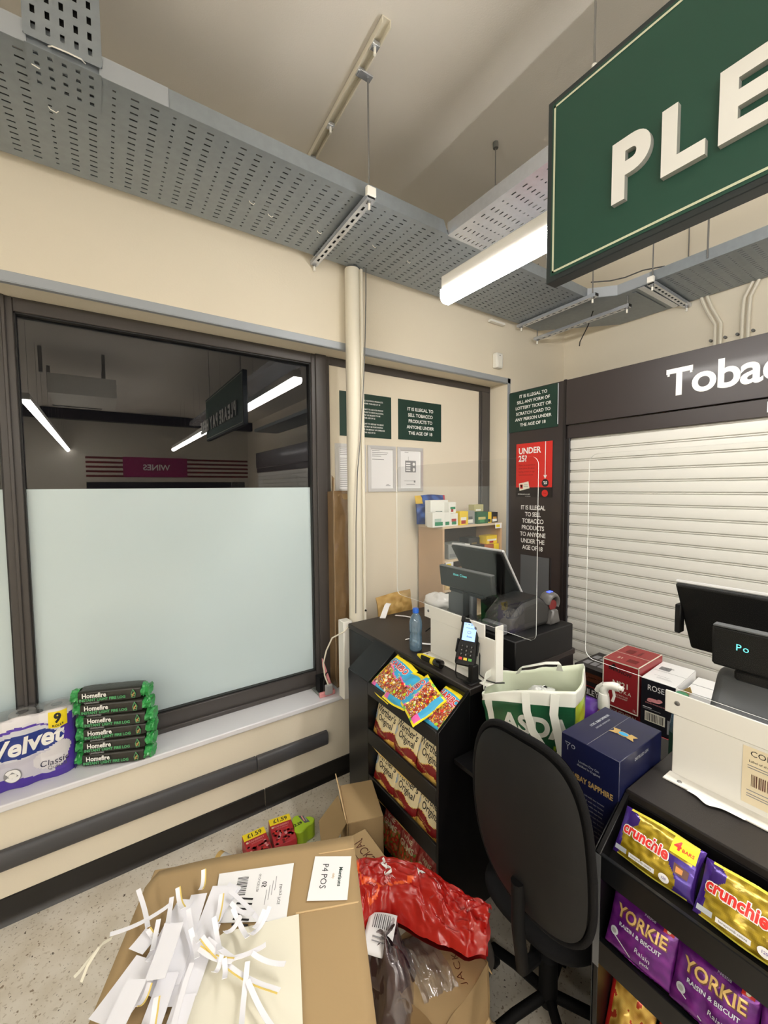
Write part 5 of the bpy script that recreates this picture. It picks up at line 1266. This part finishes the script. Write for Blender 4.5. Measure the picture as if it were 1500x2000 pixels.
a.bars(.026, .118, .050, .028, 'ink', 3)
for q in range(7): a.line(.085+.013*q, .135, .092+.013*q, .095, .005, 'ink')
a.put('print', s_)
s_ = sheet('address_label', 'small white label reading P4 POS at the carton corner', [(.4655, 1.052), (.5515, .993), (.480, .889), (.393, .946)], .7505, 'paper', .0006)
e1 = Vector((.393-.4655, .946-1.052, 0)); l1 = e1.length; e1.normalize(); e2 = Vector((.5515-.4655, .993-1.052, 0)).normalized()
a = Art(lambda p, q, c=0: V(.4655, 1.052, .7512)+e1*p+e2*(q)+V(0, 0, c), .0003)
a.text('P4 POS', .024, .060, .034, 'ink', bold=.0).text('Morrisons', .0135, .062, .078, 'sign_green_dark', bold=.03).text('daily', .009, .06, .060, 'gold')
a.put('print', s_)
s_ = sheet('cream_card', 'large cream card with a bent corner under the paper strips', [(.362, .924), (.286, .721), (.215, .58), (.02, .70), (.07, .882), (.152, .979), (.20, .985)], .7525, 'card_cream', .0018)
STR = [(0.252, 1.09, 0.042, 0.94, 'w'), (0.218, 1.109, 0.081, 0.892, 'w'), (0.167, 1.116, 0.077, 0.936, 'w'), (0.24, 1.087, 0.145, 0.991, 'w'), (0.137, 1.117, 0.038, 0.989, 'w'), (0.178, 1.014, 0.103, 0.894, 'w'), (0.08, 0.96, 0.02, 0.85, 'w'), (0.036, 1.024, -0.051, 0.947, 'w'), (0.059, 0.999, -0.021, 0.926, 'w'), (0.103, 0.894, 0.047, 0.80, 'w'), (0.057, 1.074, 0.021, 1.045, 'w'), (0.036, 1.195, 0.048, 1.074, 'n'), (0.048, 1.074, 0.06, 1.044, 'y'), (0.186, 1.157, 0.168, 1.101, 'y'), (0.211, 1.063, 0.184, 0.998, 'y'), (0.231, 1.059, 0.271, 0.935, 'n'), (0.097, 1.106, -0.026, 1.109, 'n'), (0.105, 1.126, 0.086, 1.054, 'n'), (0.086, 1.054, 0.04, 0.988, 'n'), (0.265, 0.879, 0.171, 0.907, 'n'), (0.258, 0.774, 0.148, 0.971, 'y'), (0.22, 0.863, 0.175, 0.75, 'n'), (0.211, 0.833, 0.238, 0.70, 'n'), (0.287, 0.817, 0.234, 0.878, 'n'), (0.154, 0.883, 0.177, 0.907, 'n'), (0.298, 0.949, 0.239, 0.913, 'n'), (0.071, 1.076, 0.052, 1.009, 'n'), (0.12, 1.135, 0.123, 1.07, 'y'), (0.18, 1.001, 0.175, 0.918, 'n'), (0.222, 0.995, 0.233, 0.909, 'n'), (0.138, 0.954, 0.194, 0.886, 'y'), (0.158, 0.966, 0.199, 0.887, 'n'), (0.18, 0.9, 0.171, 0.86, 'n'), (0.222, 1.014, 0.262, 0.956, 'n'), (0.129, 1.003, 0.13, 0.93, 'n'), (0.041, 0.936, 0.013, 0.906, 'y'), (0.234, 0.964, 0.191, 0.948, 'n'), (0.133, 1.057, 0.14, 0.963, 'n'), (0.286, 0.951, 0.252, 0.923, 'n'), (0.10, 1.03, 0.05, 0.93, 'w'), (0.02, 0.95, -0.04, 0.86, 'w'), (0.12, 0.93, 0.06, 0.80, 'n'), (0.05, 0.90, 0.02, 0.80, 'y')]
R = random.Random(4)
for i, (x0, y0, x1, y1, k) in enumerate(STR):
    wd = {'w': .040, 'n': .0105, 'y': .011}[k]; L = math.hypot(x1-x0, y1-y0); n = 12
    dx, dy = (x1-x0)/L, (y1-y0)/L; bow = R.uniform(-.05, .05)*(0 if k == 'w' else 1); lift = R.uniform(.004, .016) if k != 'w' else .001
    z0 = .7545+.0011*(i if k == 'w' else 11+i*.35); pts = []
    for j in range(n+1):
        q = j/n; b = bow*L*math.sin(q*PI)
        pts.append((x0+(x1-x0)*q-dy*b, y0+(y1-y0)*q+dx*b, z0+lift*abs(2*q-1)**2*(R.random()*.2+.8)))
    mb = MB().ribbon(pts, wd, 'strip_white', th=.0008)
    if k == 'y': mb.ribbon([(p[0]-dy*.0055, p[1]+dx*.0055, p[2]+.0004) for p in pts], .003, 'strip_yellow', th=.0010)
    lab = {'w': 'broad flat white paper strip in the heap on the big carton', 'n': 'narrow curled white offcut in the heap on the big carton', 'y': 'narrow offcut with a yellow edge in the heap on the big carton'}[k]
    tag(build('paper_strip', mb, smooth=.8), lab, 'paper strip', {'w': 'broad paper strips on the carton', 'n': 'narrow paper offcuts on the carton', 'y': 'yellow edged paper offcuts on the carton'}[k])
tag(build('hanging_strip', MB().ribbon([(-.022, 1.112, .764), (-.04, 1.118, .757), (-.06, 1.125, .735), (-.085, 1.112, .725), (-.095, 1.108, .722)], .008, 'card_cream').ribbon([(-.048, 1.12, .750), (-.07, 1.105, .735), (-.082, 1.095, .715)], .007, 'card_cream'), smooth=.8), 'forked cream offcut hanging over the left edge of the big carton', 'paper strip')

# ================================================================== FLOOR CLUTTER
def yawf(o, deg):
    o = Vector(o); a_ = math.radians(deg); r = V(math.cos(a_), math.sin(a_), 0); d = V(-r.y, r.x, 0)
    return lambda a, b, c=0: o+r*a+d*b+V(0, 0, c)
f = yawf((.800, 1.468, 0), -20)
t = thing('open_carton', 'brown carton with raised flaps standing beside the sweet rack', 'box', (.90, 1.55, 0))
bw, bd2, bh = .155, .23, .395
build('carton_wall', MB().box(0, bw, 0, .004, 0, bh, 'cardboard', f=f).box(0, .004, 0, bd2, 0, bh, 'cardboard', f=f).box(bw-.004, bw, 0, bd2, 0, bh, 'cardboard', f=f).box(0, bw, bd2-.004, bd2, 0, bh, 'cardboard', f=f).box(0, bw, 0, bd2, 0, .004, 'cardboard', f=f), t, smooth=0)
build('top_flap', MB().box(0, bw, .0, bd2, bh, bh+.004, 'cardboard', f=f), t, bev=.0015)
build('side_flap', MB().prism([(-.004, .02), (-.012, bd2-.02), (-.10, bd2+.02), (-.105, .03)], 0, .004, 'cardboard', lambda a, b, c: f(a, b, bh-.01-(-a)*1.6+c)), t, smooth=0)
build('raised_flap', MB().prism([(0, 0), (bd2-.01, 0), (bd2+.015, .055), (.0, .022)], -.002, .002, 'cardboard_edge', lambda a, b, c: f(c-.002-b*.3, a, bh+b)), t, smooth=0)
f = yawf((.690, 1.165, 0), -2)
t = thing('marked_carton', 'small brown carton with handwriting behind the red plastic bag', 'box', (.74, 1.25, 0))
g2_ = lambda a, b, c=0: f(a-.02*(c > .3), b, c)
build('carton_body', MB().box(0, .105, 0, .165, 0, .478, 'cardboard', f=f), t, bev=.003)
a = Art(lambda p, q, c=0: f(.052-q, .155-p, .4785+c), .0004); a.text('JACKS', .046, .078, .0, 'choco', sx=.8, rot=-.1).line(.02, .040, .12, .034, .002, 'choco'); a.put('handwriting', t)
f = yawf((.690, .765, 0), 12)
t = thing('marked_carton', 'crumpled brown carton with handwriting at the bottom of the picture', 'box', (.78, .90, 0))
def lump(s, v):
    return None
cb2 = MB()
def boxpt(a_, b_, c_): 
    n_ = noise.noise((a_*9, b_*9, c_*9))*.012
    return f(a_+n_, b_+n_, c_+n_*.6)
W2, D2, H2 = .245, .24, .345
cb2.grid(lambda s, v: boxpt(W2*s, D2*v, H2-.04*(s-.5)**2), 14, 14, 'cardboard')
cb2.grid(lambda s, v: boxpt(W2+.012*math.sin(v*5), D2*s, H2*(1-v)), 14, 14, 'cardboard')
cb2.grid(lambda s, v: boxpt(W2*s, 0, H2*(1-v)), 14, 14, 'cardboard')
cb2.grid(lambda s, v: boxpt(W2*s, D2, H2*(1-v)), 10, 10, 'cardboard').grid(lambda s, v: boxpt(0, D2*s, H2*(1-v)), 10, 10, 'cardboard')
build('carton_body', cb2, t, smooth=.5)
build('open_flap', MB().grid(lambda s, v: boxpt(W2+.005+.06*v, .02+.20*s, H2-.02-.10*v), 10, 8, 'cardboard_edge'), t, solid=.003, smooth=.8)
ra = 2.3
a = Art(lambda p, q, c=0: boxpt(.170+p*math.cos(.95)-q*math.sin(.95), .062+p*math.sin(.95)+q*math.cos(.95), H2-.04*(.3)**2+.003+c), .0004)
a.text('JACKS', .030, 0, 0, 'choco', spacing=1.15, bold=-.01).put('handwriting', t)
# red carrier bag draped over the cartons
far = [(.640, 1.175), (.700, 1.235), (.790, 1.195), (.880, 1.125), (.925, 1.03), (.955, .940), (1.00, .868)]
near = [(.585, 1.045), (.640, 1.035), (.715, 1.030), (.765, .925), (.805, .862), (.842, .812), (.885, .785)]
def lerp_path(P, s):
    x = s*(len(P)-1); i = min(int(x), len(P)-2); q = x-i; q = q*q*(3-2*q)*.5+q*.5
    return P[i][0]+(P[i+1][0]-P[i][0])*q, P[i][1]+(P[i+1][1]-P[i][1])*q
def fold(x, y, z): 
    "sharp valleys and ridges of crushed film"
    return abs(noise.noise((x, y, z)))
def redbag(s, v, c=0):
    a_ = lerp_path(far, s); b_ = lerp_path(near, s); vv = v
    x = b_[0]+(a_[0]-b_[0])*vv; y = b_[1]+(a_[1]-b_[1])*vv
    e = max(0, 1-abs(2*v-1)**2.6)
    hgt = .425+.055*s*0+(.078*e)*(1-.25*s)+.075*(s < 2)*(1-s)*(v)*.6
    cr = .030*(fold(s*4.5+v*2, v*3, 2)-.25)+.016*(fold(s*11, v*8+s*4, 5)-.2)+.008*noise.noise((s*26, v*22, 7))
    return V(x+.01*noise.noise((s*8, v*6, 1)), y+.01*noise.noise((s*8, v*6, 9)), hgt+cr*(.3+e)+c)
def redcol(s, v):
    d = math.hypot((s-.30)/.17, (v-.62)/.34)
    if abs(d-1) < .055 and (s < .33 or v < .5): return (236, 96, 40)
    d = math.hypot((s-.205)/.05, (v-.30)/.15)
    if abs(d-1) < .13: return (236, 96, 40)
    return (172, 27, 21)
mb = MB().grid(redbag, 110, 56, 'bag_red', col=redcol).grid(lambda s, v: (lambda p: V(p.x, p.y, min(p.z-.012, .41)-.05*math.sin(v*PI)))(redbag(s, v)), 20, 10, 'bag_red', col=(170, 30, 26))
t = tag(build('plastic_bag', mb, smooth=1.4, fixn=False), 'shiny red plastic carrier bag crumpled over the cartons', 'bag')
a = Art(lambda p, q, c=0: redbag(p, q, .003+c), .0006)
def sm(A, txt, size, s0, v0, rot, m='letter_white', bold=.04, asp=2.6, **k):
    vs, fs = text_mesh(txt, 1, bold, 0, 0, 'CENTER', 1.0); out = []
    for x, y, _ in vs:
        X = (x*math.cos(rot)-y*math.sin(rot))*size; Y = (x*math.sin(rot)+y*math.cos(rot))*size*asp
        out.append(A.fn(s0+X, v0+Y, A.k))
    A.add(out, fs, m)
sm(a, 'TXK', .075, .33, .52, -1.1); sm(a, '.com', .050, .52, .62, .9); sm(a, 'MOON', .03, .345, .36, .5, m='pink'); sm(a, '2FS', .03, .62, .50, -1.2, m='pink'); sm(a, 'GE', .03, .22, .30, -.9, m='pink')
a.put('print', t)
# clear bag with dark packets inside, lying against the big carton
mat('dark_packet', (48, 28, 34), .15, coat=.8, bump=.8, bscale=30, var=.3, vscale=14)
def lumpf(cx, cy, cz, rx, ry, rz, sd, am=.3): return lambda s, v: V(cx+rx*math.cos(s*2*PI)*math.sin(v*PI)*(1+am*noise.noise((math.cos(s*6.283)*1.6, math.sin(s*6.283)*1.6, v*3+sd))), cy+ry*math.sin(s*2*PI)*math.sin(v*PI)*(1+am*noise.noise((math.cos(s*6.283)*1.6+9, math.sin(s*6.283)*1.6, v*3+sd))), cz+rz*math.cos(v*PI)*(1+am*noise.noise((math.cos(s*6.283)*2, math.sin(s*6.283)*2, v*4+sd))))
t = thing('clear_bag', 'clear plastic bag full of dark packets beside the big carton', 'bag', (.66, .98, .1))
build('dark_contents', MB().grid(lumpf(.665, .985, .255, .085, .10, .165, 2), 32, 24, 'dark_packet'), t, smooth=1.2)
def film(s, v):
    p = lumpf(.665, .990, .255, .100, .135, .185, 5, .35)(s, v); k = .016*noise.noise((p.x*22, p.y*22, p.z*16))+.005*noise.noise((p.x*60, p.y*60, p.z*45))
    return V(p.x+k, p.y+k, p.z+k)
build('clear_film', MB().grid(film, 64, 44, 'film_grey'), t, smooth=1.4)
build('film_over_carton', MB().grid(lambda s, v: (lambda q: V(.70+.11*s, .84+.20*v-.03*s, .372+.015*noise.noise((s*5, v*5, 3))+.006*noise.noise((s*16, v*16, 1))-.04*abs(2*v-1)**3))(0), 30, 24, 'film'), t, smooth=1.4)
s_ = tag(build('barcode_label', MB().grid(lambda s, v: V(.655, 1.062, .452)+V(.066, -.058, 0)*s+V(-.075, -.062, -.028)*v+V(0, 0, .006*math.sin(s*3+v*2)), 8, 8, 'paper'), solid=.0008), 'crumpled white barcode label on the clear bag', 'label')
a = Art(lambda p, q, c=0: V(.655, 1.062, .4565)+V(.066, -.058, 0)*p+V(-.075, -.062, -.028)*q+V(0, 0, .006*math.sin(p*3+q*2)+c), .0005)
for q in range(9): a.rect(.22+q*.07, .08, .22+q*.07+(.03 if q % 2 else .02), .42, 'ink')
a.rect(.30, .60, .75, .64, 'ink_grey').rect(.30, .70, .80, .73, 'ink_grey').put('print', s_)
# dark rubbish bag and wads near the chair foot
mat('grey_sack', (84, 78, 72), .6, bump=.4, bscale=30)
tag(build('grey_sack', MB().grid(lumpf(1.02, .985, .14, .075, .09, .14, 7), 28, 20, 'grey_sack'), smooth=1.2), 'slumped grey sack on the floor between the red bag and the chair', 'sack')
tag(build('tissue_wad', MB().grid(crm(.90, .80, .13, .05, 4), 20, 14, 'cardboard_edge'), smooth=1.2), 'torn wad of packing paper at the bottom edge', 'paper')
# things lying on the floor behind the big carton
mat('berry_red', (176, 34, 44), .4)
for k, (x, y, dg) in enumerate(((.502, 2.030, -2), (.622, 2.052, -9))):
    f = yawf((x, y-.17, 0), dg)
    t = thing('drink_carton', ('left' if k == 0 else 'right')+' red berry carton with a yellow price band on the floor', 'carton', tuple(f(.055, .09, 0)), 'red cartons with yellow price bands')
    build('carton_body', MB().box(0, .110, 0, .175, .001, .078, 'berry_red', f=f), t, bev=.003)
    a = Art(lambda p, q, c=0, f=f: f(p, q, .0785+c), .0004)
    a.rect(.001, .130, .109, .174, 'yellow').up().text('£1.59', .034, .056, .152, 'ink', bold=.02, sx=.95)
    a.text('CRANBERRY', .015, .052, .115, 'pink', bold=.02).text('JUICE DRINK', .010, .058, .100, 'pink').ell(.012, .115, .006, .006, 'nut_cream')
    RR_ = random.Random(k)
    for i in range(46): a.ell(RR_.uniform(.008, .102), RR_.uniform(.005, .088), .007, .007, RR_.choice(['red_print', 'red_dark', 'berry_red', 'pink', 'red_dark']), n=8)
    a.put('print', t)
t = thing('spread_tub_pack', 'lime green shrink pack with a price mark on the floor by the open carton', 'pack', (.79, 1.93, 0))
pts = []
for q in range(36):
    th_ = q*2*PI/36; r_ = .052+.013*math.cos(3*th_+.6); pts.append((.787+r_*math.cos(th_), 1.935+r_*math.sin(th_)))
build('tub_body', MB().prism(pts, .001, .085, 'lime', lambda a, b, c: V(a, b, c)), t, bev=.004)
a = Art(lambda p, q, c=0: V(p, q, .0855+c), .0005)
a.text('2.29', .024, .765, 1.935, 'ink', bold=.03).poly([(.785, 1.985), (.812, 1.97), (.822, 1.915), (.796, 1.922)], 'till_grey').up().rect(.797, 1.935, .803, 1.975, 'pink').rect(.808, 1.93, .814, 1.965, 'ash').put('print', t)
for k, (dx, m_) in enumerate(((0, 'gold'),)):
    t = thing('battery_can', 'small gold and silver tin on its side on the floor by the skirting', 'tin', (.42, 2.0, 0))
    p0, p1 = V(.395, 2.035, .030), V(.452, 1.935, .030); d = (p1-p0).normalized()
    build('can', MB().lathe([(.020, 0), (.028, .004), (.028, .02), (.028, .05), (.028, .11)], p0, 'gold', n=24, ax=d), t, smooth=.7)
    build('silver_band', MB().lathe([(.0285, .030), (.0285, .072)], p0, 'alu', n=24, ax=d).lathe([(.0287, .072), (.0287, .095)], p0, 'orange', n=24, ax=d), t, smooth=.7)

# ================================================================== OFFICE CHAIR
t = thing('office_chair', 'black office chair with a tall rounded back, tucked into the counter gap', 'chair', (1.16, .70, 0))
cy0, cz0, hw, hh2 = .668, .890, .176, .258
def back(s, v, off=0, sc_=1.0, bow=.05, th=.0):
    "superellipse shield, s angle, v radius"
    ang = s*2*PI; c_, s__ = math.cos(ang), math.sin(ang)
    a_ = hw*math.copysign(abs(c_)**.62, c_)*v*sc_; b_ = hh2*math.copysign(abs(s__)**.66, s__)*v*sc_
    a_ *= 1-.05*(b_/hh2)*(1 if b_ > 0 else -.5)
    x = .905+off-bow*.6*(1-(a_/hw)**2)*1.0+.03*((b_)/hh2)**2-.10*(b_/hh2)*.25
    return V(x+.5*th, cy0-a_, cz0+b_)
def shell(s, v): 
    p = back(s, v); return V(p.x-.012*(1-v**6)-.006, p.y, p.z)
build('back_shell', MB().grid(lambda s, v: shell(s, v), 64, 14, 'chair_shell').grid(lambda s, v: (lambda p: V(p.x+.012, p.y, p.z))(back(s, v)), 64, 8, 'chair_shell'), t, smooth=1.2)
build('back_cushion', MB().grid(lambda s, v: (lambda p: V(p.x+.014+.040*(1-v**5), p.y, p.z))(back(s, v, sc_=1.06)), 64, 12, 'chair_fabric').grid(lambda s, v: (lambda p: V(p.x+.010, p.y, p.z))(back(s, .93+.07*v, sc_=1.06)), 64, 2, 'chair_fabric'), t, smooth=1.2)
build('edge_piping', MB().tube([(lambda p: (p.x+.004, p.y, p.z))(back(i/64, 1, sc_=1.045)) for i in range(65)], .009, 'chair_fabric', n=8), t, smooth=1.2)
build('back_strut', MB().tube([(.875, .668, .76), (.880, .668, .62), (.91, .675, .48), (1.0, .70, .42), (1.12, .76, .415)], .018, 'chair_base', n=10), t, smooth=1.2)
def seat(s, v):
    ang = s*2*PI; c_, s__ = math.cos(ang), math.sin(ang); r_ = math.sin(v*PI)**.45
    return V(1.19+.20*math.copysign(abs(c_)**.7, c_)*r_, .765+.20*math.copysign(abs(s__)**.7, s__)*r_, .47+.042*math.cos(v*PI))
build('seat', MB().grid(seat, 48, 16, 'chair_fabric'), t, smooth=1.2)
build('gas_column', MB().lathe([(.03, .10), (.03, .26), (.018, .27), (.018, .40), (.06, .41), (.07, .428)], (1.16, .76, 0), 'chair_base', n=20), t)
for k in range(5):
    an = math.radians(72*k+20); ex_, ey_ = math.cos(an), math.sin(an)
    leg = build('base_leg', MB().tube([(1.16+.02*ex_, .76+.02*ey_, .125), (1.16+.13*ex_, .76+.13*ey_, .105), (1.16+.228*ex_, .76+.228*ey_, .072)], .017, 'chair_base', n=8), t, smooth=1.2)
    build('castor', MB().cyl((1.16+.228*ex_-.012*ey_, .76+.228*ey_+.012*ex_, .028), (1.16+.228*ex_+.012*ey_, .76+.228*ey_-.012*ex_, .028), .0265, 'black_plastic', n=14).cyl((1.16+.228*ex_, .76+.228*ey_, .03), (1.16+.228*ex_, .76+.228*ey_, .075), .007, 'chair_base', n=8), leg)

# ================================================================== BACK OF THE SHOP (seen mirrored in the dark window)
for k in range(5):
    struct('trim_%d' % (5+k), MB().box(-.3, 3.5, YB, YB+.006, 2.12+k*.11, 2.17+k*.11, 'red_dark'), smooth=0)
t = thing('aisle_sign', 'magenta wines sign on the back wall, mirrored in the dark window', 'sign', (1.17, YB+.03, 2.15))
build('board', MB().box(.45, 1.90, YB+.008, YB+.03, 2.12, 2.62, 'wine_pink'), t, bev=.003)
g = frame((1.9, YB+.031, 2.12), (-1, 0, 0), (0, 0, 1)); Art(g, .002).text('WINES', .20, .72, .24, 'letter_white', bold=.02).put('lettering', t)
t = thing('wine_shelving', 'low shelving with rows of bottles along the back wall', 'shelf', (1.6, YB+.2, 0))
for z in (.1, .55, 1.0, 1.45): build('shelf_board', MB().box(-.3, 3.4, YB+.02, YB+.40, z, z+.03, 'wood'), t, smooth=0)
build('back_panel', MB().box(-.3, 3.4, YB+.008, YB+.02, 0, 2.0, 'brown_dark'), t, smooth=0)
bm_ = MB(); R = random.Random(2)
for z in (1.03, 1.48):
    for i in range(40):
        bm_.lathe([(.036, 0), (.037, .19), (.014, .24), (.014, .30)], (-.22+i*.09, YB+.25, z+.45*(z > 1.4)*0), R.choice(['red_dark', 'sign_green_dark', 'wine_pink', 'choco', 'brown_dark']), n=8)
o_ = build('bottle_rows', bm_, t, smooth=1.0); o_['kind'] = 'stuff'
tag(build('air_conditioner', MB().box(-.52, .22, -2.95, -1.85, 3.05, 3.30, 'white_plastic').box(-.55, .05, -2.86, -2.80, 3.045, 3.05, 'ink').box(-.60, -.56, -1.9, -1.86, 3.3, 3.62, 'rod_steel').box(.06, .10, -1.9, -1.86, 3.3, 3.62, 'rod_steel').box(-.60, -.56, -2.9, -2.86, 3.3, 3.62, 'rod_steel').box(.06, .10, -2.9, -2.86, 3.3, 3.62, 'rod_steel'), bev=.01), 'white ceiling air conditioner mirrored in the upper left of the window', 'air conditioner')
tag(build('ceiling_beam', MB().box(X0, XB, -6.9, -6.7, 3.40, 3.62, 'brown_dark')), 'dark beam across the ceiling far behind the camera', 'beam')
